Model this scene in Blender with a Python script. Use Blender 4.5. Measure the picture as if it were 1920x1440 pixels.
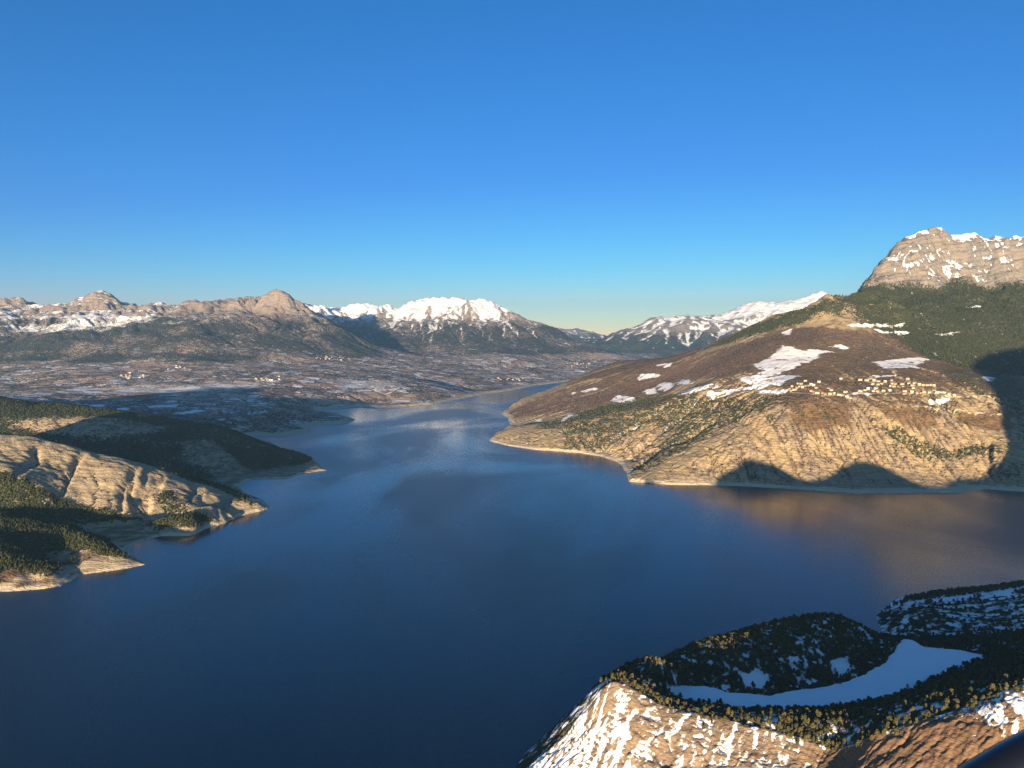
import bpy, math, random
import numpy as np

# ------------------------------------------------------------------ clear
for o in list(bpy.data.objects):
    bpy.data.objects.remove(o, do_unlink=True)
scene = bpy.context.scene
COL = scene.collection
rnd = random.Random(7)
rng = np.random.default_rng(7)

# ------------------------------------------------------------------ camera (metres; lake surface is z = 0)
CAM_H = 640.0
FPX = 1440.0                       # focal length in pixels of a 1920 px wide picture
PITCH = math.atan(80.0 / FPX)      # horizon lies 80 px above the centre
cam = bpy.data.cameras.new('camera')
cam.sensor_width = 36.0
cam.lens = 36.0 * FPX / 1920.0
cam.clip_start = 0.2
cam.clip_end = 120000.0
cam_o = bpy.data.objects.new('camera', cam)
cam_o.location = (0, 0, CAM_H)
cam_o.rotation_euler = (math.pi / 2 - PITCH, 0, 0)
COL.objects.link(cam_o)
scene.camera = cam_o

# ------------------------------------------------------------------ light
SUN_EL = math.radians(3.5)
SUN_AZ = math.radians(11.0)        # light travels this far to the right of straight ahead
LDIR = np.array([math.sin(SUN_AZ) * math.cos(SUN_EL), math.cos(SUN_AZ) * math.cos(SUN_EL), -math.sin(SUN_EL)])
sun = bpy.data.lights.new('sun', 'SUN')
sun.energy = 5.0
sun.angle = math.radians(0.53)
sun.color = (1.0, 0.75, 0.47)
sun_o = bpy.data.objects.new('sun', sun)
COL.objects.link(sun_o)
sun_o.rotation_euler = (math.pi / 2 - SUN_EL, 0, -SUN_AZ)
sun_o.location = (0, -2000, 3000)

world = bpy.data.worlds.new('World')
scene.world = world
world.use_nodes = True
nt = world.node_tree
nt.nodes.clear()
wo = nt.nodes.new('ShaderNodeOutputWorld')
bg = nt.nodes.new('ShaderNodeBackground')
sky = nt.nodes.new('ShaderNodeTexSky')
sky.sky_type = 'NISHITA'
sky.sun_disc = False
sky.sun_elevation = SUN_EL
sky.sun_rotation = math.pi + SUN_AZ
sky.altitude = 1400.0
sky.air_density = 0.8
sky.dust_density = 0.0
sky.ozone_density = 4.5
bg.inputs['Strength'].default_value = 0.078
# the camera's rendering of that sky: deeper blue aloft, paler towards the horizon (bounded, the same in every direction)
sp = nt.nodes.new('ShaderNodeSeparateColor')
cb = nt.nodes.new('ShaderNodeCombineColor')
nt.links.new(sky.outputs[0], sp.inputs[0])
for ch, (ref, ex, lo, hi_, gain) in enumerate(((0.24, 1.15, 0.2, 2.5, 1.60), (1.50, 0.85, 0.8, 1.8, 1.30), (1.0, 0.0, 1.0, 1.0, 1.01))):
    dv = nt.nodes.new('ShaderNodeMath')
    dv.operation = 'DIVIDE'
    dv.inputs[1].default_value = ref
    nt.links.new(sp.outputs[ch], dv.inputs[0])
    pw = nt.nodes.new('ShaderNodeMath')
    pw.operation = 'POWER'
    pw.inputs[1].default_value = ex
    nt.links.new(dv.outputs[0], pw.inputs[0])
    cl_ = nt.nodes.new('ShaderNodeClamp')
    cl_.inputs['Min'].default_value = lo
    cl_.inputs['Max'].default_value = hi_
    nt.links.new(pw.outputs[0], cl_.inputs[0])
    # the glow on the sun's side, brighter than anything in view, keeps the plain sky's colour
    fo = nt.nodes.new('ShaderNodeMapRange')
    fo.inputs['From Min'].default_value = 1.5
    fo.inputs['From Max'].default_value = 3.5
    fo.inputs['To Min'].default_value = 1.0
    fo.inputs['To Max'].default_value = 0.0
    nt.links.new(sp.outputs[0], fo.inputs[0])
    mm = nt.nodes.new('ShaderNodeMix')
    mm.data_type = 'FLOAT'
    mm.inputs[2].default_value = 1.0 / gain
    nt.links.new(fo.outputs[0], mm.inputs[0])
    nt.links.new(cl_.outputs[0], mm.inputs[3])
    m1 = nt.nodes.new('ShaderNodeMath')
    m1.operation = 'MULTIPLY'
    nt.links.new(sp.outputs[ch], m1.inputs[0])
    nt.links.new(mm.outputs[0], m1.inputs[1])
    m2 = nt.nodes.new('ShaderNodeMath')
    m2.operation = 'MULTIPLY'
    m2.inputs[1].default_value = gain
    nt.links.new(m1.outputs[0], m2.inputs[0])
    nt.links.new(m2.outputs[0], cb.inputs[ch])
nt.links.new(cb.outputs[0], bg.inputs['Color'])
nt.links.new(bg.outputs[0], wo.inputs['Surface'])

vs = scene.view_settings
vs.view_transform = 'Standard'
vs.look = 'None'
vs.exposure = 1.9
vs.gamma = 1.0
vs.use_curve_mapping = False
scene.render.engine = 'CYCLES'
cy = scene.cycles
cy.use_denoising = True
cy.use_adaptive_sampling = True
cy.adaptive_threshold = 0.01
cy.denoising_prefilter = 'NONE'
cy.denoising_input_passes = 'RGB_ALBEDO_NORMAL'
cy.max_bounces = 3
cy.diffuse_bounces = 2
cy.glossy_bounces = 2
cy.transmission_bounces = 0
cy.volume_bounces = 0
cy.transparent_max_bounces = 4

# ================================================================== numeric helpers
CP, SP = math.cos(PITCH), math.sin(PITCH)


def ray(px, py):
    u = -(py - 720.0) / FPX
    return np.array([(px - 960.0) / FPX, CP + u * SP, -SP + u * CP])


def at(px, py, Y):
    """world point seen at a place in the photograph, Y metres ahead"""
    d = ray(px, py)
    t = Y / d[1]
    return (d[0] * t, Y, CAM_H + d[2] * t)


def on_lake(px, py):
    d = ray(px, py)
    t = -CAM_H / d[2]
    return (d[0] * t, d[1] * t)


COS_T = np.cos(np.arange(65536) * (2 * math.pi / 65536.0))
SIN_T = np.sin(np.arange(65536) * (2 * math.pi / 65536.0))


def perlin(x, y, seed):
    xi = np.floor(x).astype(np.int64)
    yi = np.floor(y).astype(np.int64)
    xf = x - xi
    yf = y - yi
    u = xf * xf * xf * (xf * (xf * 6 - 15) + 10)
    v = yf * yf * yf * (yf * (yf * 6 - 15) + 10)

    def g(ix, iy, dx, dy):
        h = (ix * 374761393 + iy * 668265263 + seed * 974711) & 0x7fffffff
        h = ((h ^ (h >> 13)) * 1274126177) & 0x7fffffff
        h = (h ^ (h >> 16)) & 0xffff
        return COS_T[h] * dx + SIN_T[h] * dy
    n00 = g(xi, yi, xf, yf)
    n10 = g(xi + 1, yi, xf - 1, yf)
    n01 = g(xi, yi + 1, xf, yf - 1)
    n11 = g(xi + 1, yi + 1, xf - 1, yf - 1)
    return (n00 * (1 - u) + n10 * u) * (1 - v) + (n01 * (1 - u) + n11 * u) * v


def fbm(x, y, scale, octs=5, seed=1, gain=0.5, ridged=False):
    s = np.zeros_like(x)
    a = 1.0
    f = 1.0 / scale
    tot = 0
    for k in range(octs):
        n = perlin(x * f + 17.3 * k, y * f - 9.1 * k, seed + k)
        if ridged:
            n = 1 - 2.2 * np.abs(n)
        s += a * n
        tot += a
        a *= gain
        f *= 2.03
    return s / tot


def sstep(a, b, x):
    t = np.clip((x - a) / (b - a), 0, 1)
    return t * t * (3 - 2 * t)


class TPS:
    def __init__(self, pts, smooth=0.0):
        p = np.array(pts, float)
        self.c = p[:, :2].mean(0)
        self.s = p[:, :2].std(0).max()
        q = (p[:, :2] - self.c) / self.s
        n = len(q)
        K = self.k(q[:, None, :] - q[None, :, :])
        A = np.zeros((n + 3, n + 3))
        A[:n, :n] = K + smooth * np.eye(n)
        A[:n, n] = 1
        A[:n, n + 1:] = q
        A[n, :n] = 1
        A[n + 1:, :n] = q.T
        b = np.zeros(n + 3)
        b[:n] = p[:, 2]
        w = np.linalg.solve(A, b)
        self.q, self.w, self.a = q, w[:n], w[n:]

    @staticmethod
    def k(d):
        r2 = (d * d).sum(-1) + 1e-12
        return 0.5 * r2 * np.log(r2)

    def __call__(self, X, Y):
        x = (X.ravel() - self.c[0]) / self.s
        y = (Y.ravel() - self.c[1]) / self.s
        out = self.a[0] + self.a[1] * x + self.a[2] * y
        for (qx, qy), w in zip(self.q, self.w):
            r2 = (x - qx) ** 2 + (y - qy) ** 2 + 1e-12
            out += (0.5 * w) * r2 * np.log(r2)
        return out.reshape(X.shape)


def signed_dist(poly, X, Y):
    """metres inside (+) or outside (-) a polygon"""
    x = X.ravel()
    y = Y.ravel()
    d2 = np.full(x.shape, 1e18)
    inside = np.zeros(x.shape, bool)
    n = len(poly)
    for i in range(n):
        ax, ay = poly[i]
        bx, by = poly[(i + 1) % n]
        ex, ey = bx - ax, by - ay
        wx, wy = x - ax, y - ay
        t = np.clip((wx * ex + wy * ey) / (ex * ex + ey * ey + 1e-9), 0, 1)
        dx = wx - ex * t
        dy = wy - ey * t
        d2 = np.minimum(d2, dx * dx + dy * dy)
        if ay != by:
            c = ((ay > y) != (by > y)) & (x < (bx - ax) * (y - ay) / (by - ay) + ax)
            inside ^= c
    d = np.sqrt(d2)
    return np.where(inside, d, -d).reshape(X.shape)


def erode(h, dx, iters, K, m=0.45, every=1, talus=None):
    """stream-power erosion on a grid (implicit, solved level by level down the drainage tree)"""
    ny, nx = h.shape
    N = ny * nx
    H = h.copy()
    area = None
    idx = np.arange(N).reshape(ny, nx)
    fixed = np.zeros((ny, nx), bool)
    fixed[0, :] = fixed[-1, :] = fixed[:, 0] = fixed[:, -1] = True
    fixed |= h <= 0
    fixed = fixed.ravel()
    shifts = [(-1, 0, 1), (1, 0, 1), (0, -1, 1), (0, 1, 1), (-1, -1, 1.4142), (-1, 1, 1.4142), (1, -1, 1.4142), (1, 1, 1.4142)]
    for it in range(iters):
        if it % every == 0:
            best = np.zeros((ny, nx))
            rec = idx.copy()
            dist = np.full((ny, nx), dx)
            Hp = np.pad(H, 1, constant_values=1e9)
            ip = np.pad(idx, 1)
            for (sy, sx, dd) in shifts:
                s = (H - Hp[1 + sy:1 + sy + ny, 1 + sx:1 + sx + nx]) / (dx * dd)
                b = s > best
                best = np.where(b, s, best)
                rec = np.where(b, ip[1 + sy:1 + sy + ny, 1 + sx:1 + sx + nx], rec)
                dist = np.where(b, dx * dd, dist)
            rec = rec.ravel()
            dist = dist.ravel()
            rec[fixed] = np.arange(N)[fixed]
            depth = (rec != np.arange(N)).astype(np.int32)
            r = rec.copy()
            for _ in range(13):
                depth = depth + depth[r]
                r = r[r]
            order = np.argsort(depth, kind='stable')
            ds = depth[order]
            bounds = np.searchsorted(ds, np.arange(ds[-1] + 2))
            levels = [order[bounds[k]:bounds[k + 1]] for k in range(1, ds[-1] + 1)]
            area = np.full(N, dx * dx)
            for lv in reversed(levels):
                np.add.at(area, rec[lv], area[lv])
            F = K * area ** m / dist
        f = H.ravel()
        for lv in levels:
            q = F[lv]
            f[lv] = (f[lv] + q * f[rec[lv]]) / (1 + q)
        H = f.reshape(ny, nx)
        if talus is not None:
            for ax in (0, 1):
                d = np.diff(H, axis=ax)
                ex = np.clip(np.abs(d) - talus * dx, 0, None) * np.sign(d) * 0.25
                if ax == 0:
                    H[:-1] += ex
                    H[1:] -= ex
                else:
                    H[:, :-1] += ex
                    H[:, 1:] -= ex
    return H, area.reshape(ny, nx)


def blur(a, n, passes=2):
    for _ in range(passes):
        for ax in (0, 1):
            p = np.pad(a, [(n, n) if k == ax else (0, 0) for k in (0, 1)], mode='edge')
            c = np.cumsum(p, axis=ax)
            c = np.concatenate([np.zeros_like(np.take(c, [0], axis=ax)), c], axis=ax)
            L = a.shape[ax]
            hi = np.take(c, np.arange(2 * n + 1, 2 * n + 1 + L), axis=ax)
            lo = np.take(c, np.arange(0, L), axis=ax)
            a = (hi - lo) / (2 * n + 1)
    return a


class Field:
    """a regular grid of heights and layers that can be sampled anywhere"""

    def __init__(self, x0, x1, y0, y1, dx):
        self.x0, self.y0, self.dx = x0, y0, dx
        self.nx = int(round((x1 - x0) / dx)) + 1
        self.ny = int(round((y1 - y0) / dx)) + 1
        self.xs = x0 + np.arange(self.nx) * dx
        self.ys = y0 + np.arange(self.ny) * dx
        self.X, self.Y = np.meshgrid(self.xs, self.ys)

    def sample(self, A, X, Y):
        fx = np.clip((X - self.x0) / self.dx, 0, self.nx - 1.001)
        fy = np.clip((Y - self.y0) / self.dx, 0, self.ny - 1.001)
        ix = fx.astype(int)
        iy = fy.astype(int)
        u = fx - ix
        v = fy - iy
        return (A[iy, ix] * (1 - u) + A[iy, ix + 1] * u) * (1 - v) + (A[iy + 1, ix] * (1 - u) + A[iy + 1, ix + 1] * u) * v

    def slope(self):
        gy, gx = np.gradient(self.Z, self.dx)
        self.gx, self.gy = gx, gy
        self.S = np.hypot(gx, gy)
        self.C = blur(self.Z, 3, 1) - self.Z      # > 0 in hollows
        self.C = self.C / (self.dx + 1e-9)

    def hit(self, px, py, ymin=None, ymax=None, step=None):
        """where the line of sight of a place in the photograph meets this ground"""
        d = ray(px, py)
        ymin = ymin or max(self.y0, 50.0)
        ymax = ymax or self.ys[-1]
        Yt = np.arange(ymin, ymax, step or self.dx * 0.5)
        t = Yt / d[1]
        Xt = d[0] * t
        Zt = CAM_H + d[2] * t
        ok = (Xt > self.x0) & (Xt < self.xs[-1])
        g = self.sample(self.Z, Xt, Yt)
        below = np.where(ok & (g > Zt))[0]
        if len(below) == 0:
            return None
        i = below[0]
        return (Xt[i], Yt[i], g[i])

    def poly(self, pix, **kw):
        out = []
        for (a, b) in pix:
            r = self.hit(a, b, **kw)
            if r is not None:
                out.append((r[0], r[1]))
        return out

    def mask(self, pix, soft, wob=0.0, scale=60.0, seed=5, **kw):
        pl = self.poly(pix, **kw)
        if len(pl) < 3:
            return np.zeros_like(self.X)
        px = np.array(pl)
        m = 3 * soft + 3 * wob
        i0 = max(int((px[:, 0].min() - m - self.x0) / self.dx), 0)
        i1 = min(int((px[:, 0].max() + m - self.x0) / self.dx) + 2, self.nx)
        j0 = max(int((px[:, 1].min() - m - self.y0) / self.dx), 0)
        j1 = min(int((px[:, 1].max() + m - self.y0) / self.dx) + 2, self.ny)
        out = np.zeros_like(self.X)
        if i1 <= i0 or j1 <= j0:
            return out
        xs, ys = self.X[j0:j1, i0:i1], self.Y[j0:j1, i0:i1]
        d = signed_dist(pl, xs, ys)
        if wob:
            d = d + wob * 2 * fbm(xs, ys, scale, 4, seed)
        out[j0:j1, i0:i1] = sstep(-soft, soft, d)
        return out


def shore_pts(poly, keep):
    """z = 0 on the shoreline, deeper outside"""
    out = []
    n = len(poly)
    for i in range(n):
        if i in keep:
            out.append((poly[i][0], poly[i][1], 0.0))
    return out


def mesh_object(name, V, Fq, attrs=None, mat=None, parent=None, smooth=True, kind=None):
    me = bpy.data.meshes.new(name)
    V = np.asarray(V, np.float32)
    Fq = np.asarray(Fq, np.int32)
    k = Fq.shape[1]
    me.vertices.add(len(V))
    me.vertices.foreach_set('co', V.ravel())
    me.loops.add(Fq.size)
    me.loops.foreach_set('vertex_index', Fq.ravel())
    me.polygons.add(len(Fq))
    me.polygons.foreach_set('loop_start', np.arange(0, Fq.size, k, dtype=np.int32))
    me.polygons.foreach_set('use_smooth', np.full(len(Fq), smooth))
    me.update(calc_edges=True)
    for an, arr in (attrs or {}).items():
        a = me.attributes.new(an, 'FLOAT_COLOR', 'POINT')
        arr = np.asarray(arr, np.float32)
        if arr.shape[1] == 3:
            arr = np.concatenate([arr, np.ones((len(arr), 1), np.float32)], 1)
        a.data.foreach_set('color', arr.ravel())
    if mat is not None:
        me.materials.append(mat)
    o = bpy.data.objects.new(name, me)
    COL.objects.link(o)
    if parent is not None:
        o.parent = parent
    if kind:
        o['kind'] = kind
    return o


def grid_object(name, xs, ys, zfun, layers, mat, keep):
    """a terrain sheet; layers(X, Y) gives its cover masks; keep(X, Y, Z) says which points belong to it"""
    X, Y = np.meshgrid(xs, ys)
    Z = zfun(X, Y)
    K = keep(X, Y, Z)
    q = K[:-1, :-1] | K[1:, :-1] | K[:-1, 1:] | K[1:, 1:]
    ny, nx = X.shape
    idx = np.arange(nx * ny).reshape(ny, nx)
    F = np.stack([idx[:-1, :-1][q], idx[:-1, 1:][q], idx[1:, 1:][q], idx[1:, :-1][q]], 1)
    used = np.zeros(nx * ny, bool)
    used[F.ravel()] = True
    remap = np.cumsum(used) - 1
    F = remap[F]
    xv, yv, zv = X.ravel()[used], Y.ravel()[used], Z.ravel()[used]
    att = layers(xv, yv, zv)
    o = mesh_object(name, np.stack([xv, yv, zv], 1), F, att, mat, kind='structure')
    print(name, len(xv), 'verts', len(F) * 2, 'tris')
    return o


def in_view(X, Y, left=500.0, right=250.0):
    return (X > -0.69 * Y - left) & (X < 0.69 * Y + right)


# ================================================================== materials
class NG:
    def __init__(self, name):
        self.mat = bpy.data.materials.new(name)
        self.mat.use_nodes = True
        self.t = self.mat.node_tree
        self.t.nodes.clear()
        self.out = self.t.nodes.new('ShaderNodeOutputMaterial')

    def n(self, kind, **ins):
        nd = self.t.nodes.new(kind)
        for k, v in ins.items():
            if hasattr(v, 'is_output') or isinstance(v, bpy.types.NodeSocket):
                self.t.links.new(v, nd.inputs[k])
            else:
                nd.inputs[k].default_value = v
        return nd

    def link(self, a, b):
        self.t.links.new(a, b)

    def val(self, x, sock):
        if isinstance(x, bpy.types.NodeSocket):
            self.link(x, sock)
        else:
            sock.default_value = x

    def math(self, op, a, b=0.0, c=0.0, clamp=False):
        nd = self.t.nodes.new('ShaderNodeMath')
        nd.operation = op
        nd.use_clamp = clamp
        self.val(a, nd.inputs[0])
        self.val(b, nd.inputs[1])
        self.val(c, nd.inputs[2])
        return nd.outputs[0]

    def mix(self, f, a, b, mode='MIX'):
        nd = self.t.nodes.new('ShaderNodeMix')
        nd.data_type = 'RGBA'
        nd.blend_type = mode
        self.val(f, nd.inputs[0])
        for v, s in ((a, nd.inputs[6]), (b, nd.inputs[7])):
            if isinstance(v, bpy.types.NodeSocket):
                self.link(v, s)
            else:
                s.default_value = (v[0], v[1], v[2], 1)
        return nd.outputs[2]

    def noise(self, vec, scale, detail=4.0, rough=0.55, dist=0.0):
        nd = self.n('ShaderNodeTexNoise', Scale=scale, Detail=detail, Roughness=rough, Distortion=dist)
        self.link(vec, nd.inputs['Vector'])
        return nd.outputs['Fac']

    def vmul(self, vec, v):
        nd = self.t.nodes.new('ShaderNodeVectorMath')
        nd.operation = 'MULTIPLY'
        self.link(vec, nd.inputs[0])
        nd.inputs[1].default_value = v
        return nd.outputs[0]

    def ramp(self, fac, stops, interp='LINEAR'):
        nd = self.t.nodes.new('ShaderNodeValToRGB')
        nd.color_ramp.interpolation = interp
        el = nd.color_ramp.elements
        el[0].position, el[0].color = stops[0][0], (*stops[0][1], 1)
        el[1].position, el[1].color = stops[-1][0], (*stops[-1][1], 1)
        for p, c in stops[1:-1]:
            e = el.new(p)
            e.color = (*c, 1)
        self.link(fac, nd.inputs[0])
        return nd.outputs[0]

    def thresh(self, mask, noise, amp, gain):
        """mask with its edge frayed by noise"""
        a = self.math('MULTIPLY_ADD', self.math('SUBTRACT', noise, 0.5), amp, mask)
        return self.math('MULTIPLY_ADD', self.math('SUBTRACT', a, 0.5), gain, 0.5, clamp=True)


def terrain_material(name, s, rock_a, rock_b, rock_c, grass_a, grass_b, woods_a, woods_b, green_a, green_b, beach, snow=(0.86, 0.87, 0.89),
                     strata=None, fields=None, bump=1.0, snow_gain=4.0, snow_amp=1.2, tree=9.0):
    """s: size in metres of the finest relief"""
    g = NG(name)
    pos = g.n('ShaderNodeNewGeometry').outputs['Position']
    c1 = g.n('ShaderNodeAttribute')
    c1.attribute_name = 'cover1'
    c2 = g.n('ShaderNodeAttribute')
    c2.attribute_name = 'cover2'
    s1 = g.n('ShaderNodeSeparateColor', Color=c1.outputs['Color'])
    s2 = g.n('ShaderNodeSeparateColor', Color=c2.outputs['Color'])
    snow_m, green_m, woods_m = s1.outputs[0], s1.outputs[1], s1.outputs[2]
    grass_m, beach_m, tone_m = s2.outputs[0], s2.outputs[1], s2.outputs[2]
    field_m = c2.outputs['Alpha']
    nf = g.noise(pos, 1.0 / (s * 3.5), 5, 0.65)
    nm = g.noise(pos, 1.0 / (s * 16), 5, 0.6)
    nl = g.noise(pos, 1.0 / (s * 70), 4, 0.55)
    xyz = g.n('ShaderNodeSeparateXYZ', Vector=pos)
    col = g.mix(g.math('MULTIPLY_ADD', g.math('SUBTRACT', nm, 0.5), 2.6, 0.5, clamp=True), rock_a, rock_b)
    col = g.mix(tone_m, col, rock_c)
    height = nf
    if strata:
        sp, tilt, k = strata
        zz = g.math('MULTIPLY_ADD', xyz.outputs[0], tilt, xyz.outputs[2])
        zz = g.math('MULTIPLY_ADD', nl, sp * 5.0, zz)
        w1 = g.math('SINE', g.math('MULTIPLY', zz, 6.283 / sp))
        w2 = g.math('SINE', g.math('MULTIPLY', zz, 6.283 / (sp * 0.37)))
        w = g.math('MULTIPLY_ADD', w2, 0.6, w1)
        w = g.math('MULTIPLY', w, g.math('MULTIPLY_ADD', nm, 1.6, -0.3))
        fac = g.math('MULTIPLY_ADD', w, 0.32 * k, 0.25 * k, clamp=True)
        col = g.mix(fac, col, tuple(c * 0.42 for c in rock_b))
        height = g.math('MULTIPLY_ADD', w, -0.25, nf)
    col = g.mix(g.thresh(beach_m, nf, 0.7, 2.5), col, beach)
    gcol = g.mix(g.math('MULTIPLY_ADD', g.math('SUBTRACT', nl, 0.5), 3.2, 0.5, clamp=True), grass_a, grass_b)
    gcol = g.mix(g.math('MULTIPLY_ADD', g.math('SUBTRACT', nf, 0.5), 2.2, 0.35, clamp=True), gcol, tuple(c * 0.6 for c in grass_a))
    col = g.mix(g.thresh(grass_m, nm, 1.1, 2.5), col, gcol)
    if fields:
        size, stops, amount = fields
        vec = g.n('ShaderNodeVectorMath')
        vec.operation = 'MULTIPLY_ADD'
        vec.inputs[1].default_value = (1.0, 0.8, 0.0)
        g.link(pos, vec.inputs[0])
        ncol = g.n('ShaderNodeTexNoise', Scale=1.0 / (size * 1.4), Detail=3.0)
        g.link(pos, ncol.inputs['Vector'])
        sc = g.n('ShaderNodeVectorMath')
        sc.operation = 'SCALE'
        g.link(ncol.outputs['Color'], sc.inputs[0])
        sc.inputs[3].default_value = size * 1.1
        g.link(sc.outputs[0], vec.inputs[2])
        vo = g.n('ShaderNodeTexVoronoi', Scale=1.0 / size)
        g.link(vec.outputs[0], vo.inputs['Vector'])
        cell = g.n('ShaderNodeSeparateColor', Color=vo.outputs['Color'])
        fcol = g.ramp(cell.outputs[0], stops, 'CONSTANT')
        ve = g.n('ShaderNodeTexVoronoi', Scale=1.0 / size)
        ve.feature = 'DISTANCE_TO_EDGE'
        g.link(vec.outputs[0], ve.inputs['Vector'])
        hedge = g.math('LESS_THAN', ve.outputs['Distance'], g.math('MULTIPLY_ADD', nm, 0.22, -0.04))
        fcol = g.mix(hedge, fcol, woods_a)
        fcol = g.mix(g.math('MULTIPLY_ADD', g.math('SUBTRACT', nm, 0.5), 3.0, 0.1, clamp=True), fcol, grass_b)
        col = g.mix(g.thresh(field_m, nm, 1.0, 3.0), col, fcol)
    # woods and evergreens: speckled crowns
    vt = g.n('ShaderNodeTexVoronoi', Scale=1.0 / tree)
    g.link(pos, vt.inputs['Vector'])
    tc = g.n('ShaderNodeSeparateColor', Color=vt.outputs['Color'])
    crown = g.math('SUBTRACT', 1.0, vt.outputs['Distance'])
    wcol = g.mix(tc.outputs[0], woods_a, woods_b)
    wm = g.thresh(woods_m, g.math('MULTIPLY_ADD', tc.outputs[1], 0.35, g.math('MULTIPLY', nm, 0.65)), 1.5, 4.0)
    col = g.mix(wm, col, wcol)
    ecol = g.mix(tc.outputs[1], green_a, green_b)
    em = g.thresh(green_m, g.math('MULTIPLY_ADD', tc.outputs[2], 0.45, g.math('MULTIPLY', nm, 0.55)), 1.5, 5.0)
    col = g.mix(em, col, ecol)
    sn = g.math('MULTIPLY_ADD', nm, 0.5, g.math('MULTIPLY', nf, 0.5))
    sm = g.thresh(snow_m, sn, snow_amp * 1.6, snow_gain)
    col = g.mix(sm, col, snow)
    # relief
    tree_m = g.math('MAXIMUM', wm, em)
    bh = g.math('MULTIPLY_ADD', nm, 2.5, height)
    bh = g.math('MULTIPLY', bh, s * 0.9)
    bh = g.math('MULTIPLY', bh, g.math('MULTIPLY_ADD', sm, -0.75, 1.0))
    bh = g.math('MULTIPLY_ADD', g.math('MULTIPLY', crown, tree_m), tree * 0.75, bh)
    bp = g.n('ShaderNodeBump', Strength=0.9 * bump, Distance=1.0)
    g.link(bh, bp.inputs['Height'])
    b = g.n('ShaderNodeBsdfPrincipled', Roughness=0.9)
    b.inputs['Specular IOR Level'].default_value = 0.15
    g.link(col, b.inputs['Base Color'])
    g.link(bp.outputs[0], b.inputs['Normal'])
    g.link(b.outputs[0], g.out.inputs['Surface'])
    return g.mat


ROCK = dict(grass_a=(0.17, 0.105, 0.055), grass_b=(0.22, 0.15, 0.085), woods_a=(0.085, 0.058, 0.050), woods_b=(0.135, 0.095, 0.078),
            green_a=(0.026, 0.036, 0.020), green_b=(0.066, 0.072, 0.034), beach=(0.50, 0.42, 0.30))
M_RIGHT = terrain_material('right_slope_ground', 3.0, (0.47, 0.36, 0.20), (0.29, 0.22, 0.14), (0.27, 0.225, 0.175), strata=(11.0, 0.03, 1.0), bump=1.3,
                           **{**ROCK, 'green_b': (0.075, 0.080, 0.032), 'woods_a': (0.115, 0.080, 0.066), 'woods_b': (0.19, 0.135, 0.105)})
M_MORGON = terrain_material('high_rock_ground', 5.0, (0.29, 0.245, 0.20), (0.175, 0.155, 0.14), (0.19, 0.185, 0.18), strata=(38.0, -0.16, 0.8), bump=1.8,
                            snow_gain=6.0, **ROCK)
M_LEFT = terrain_material('left_slope_ground', 2.6, (0.47, 0.37, 0.225), (0.33, 0.26, 0.17), (0.24, 0.22, 0.19), strata=(9.0, 0.12, 0.8), bump=1.2, **ROCK)
M_VALLEY = terrain_material('valley_ground', 8.0, (0.31, 0.25, 0.21), (0.19, 0.16, 0.145), (0.34, 0.28, 0.235), strata=(80.0, 0.02, 0.45), bump=2.0, tree=16.0,
                            fields=(170.0, [(0.0, (0.40, 0.28, 0.22)), (0.20, (0.54, 0.41, 0.32)), (0.36, (0.24, 0.20, 0.14)), (0.44, (0.60, 0.47, 0.38)),
                                            (0.58, (0.44, 0.325, 0.265)), (0.70, (0.84, 0.84, 0.86)), (0.95, (0.80, 0.79, 0.81))], 1.0),
                            snow_gain=4.0, **{**ROCK, 'green_a': (0.030, 0.037, 0.034), 'green_b': (0.070, 0.072, 0.062), 'woods_a': (0.15, 0.12, 0.118), 'woods_b': (0.27, 0.21, 0.195), 'grass_a': (0.44, 0.32, 0.25), 'grass_b': (0.54, 0.41, 0.32)})
M_FAR = terrain_material('far_mountain_ground', 25.0, (0.28, 0.22, 0.18), (0.19, 0.16, 0.14), (0.25, 0.21, 0.18), bump=1.0, tree=40.0, snow_gain=4.0, **ROCK)
M_NEAR = terrain_material('near_hill_ground', 0.8, (0.28, 0.205, 0.14), (0.18, 0.14, 0.105), (0.185, 0.115, 0.070), strata=(4.3, 0.09, 0.4), bump=1.5,
                          snow_gain=7.0, snow_amp=0.38, tree=3.0, **ROCK)
M_SHADOW = terrain_material('offside_mountain_ground', 9.0, (0.33, 0.27, 0.2), (0.24, 0.2, 0.15), (0.24, 0.2, 0.16), **ROCK)


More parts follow.
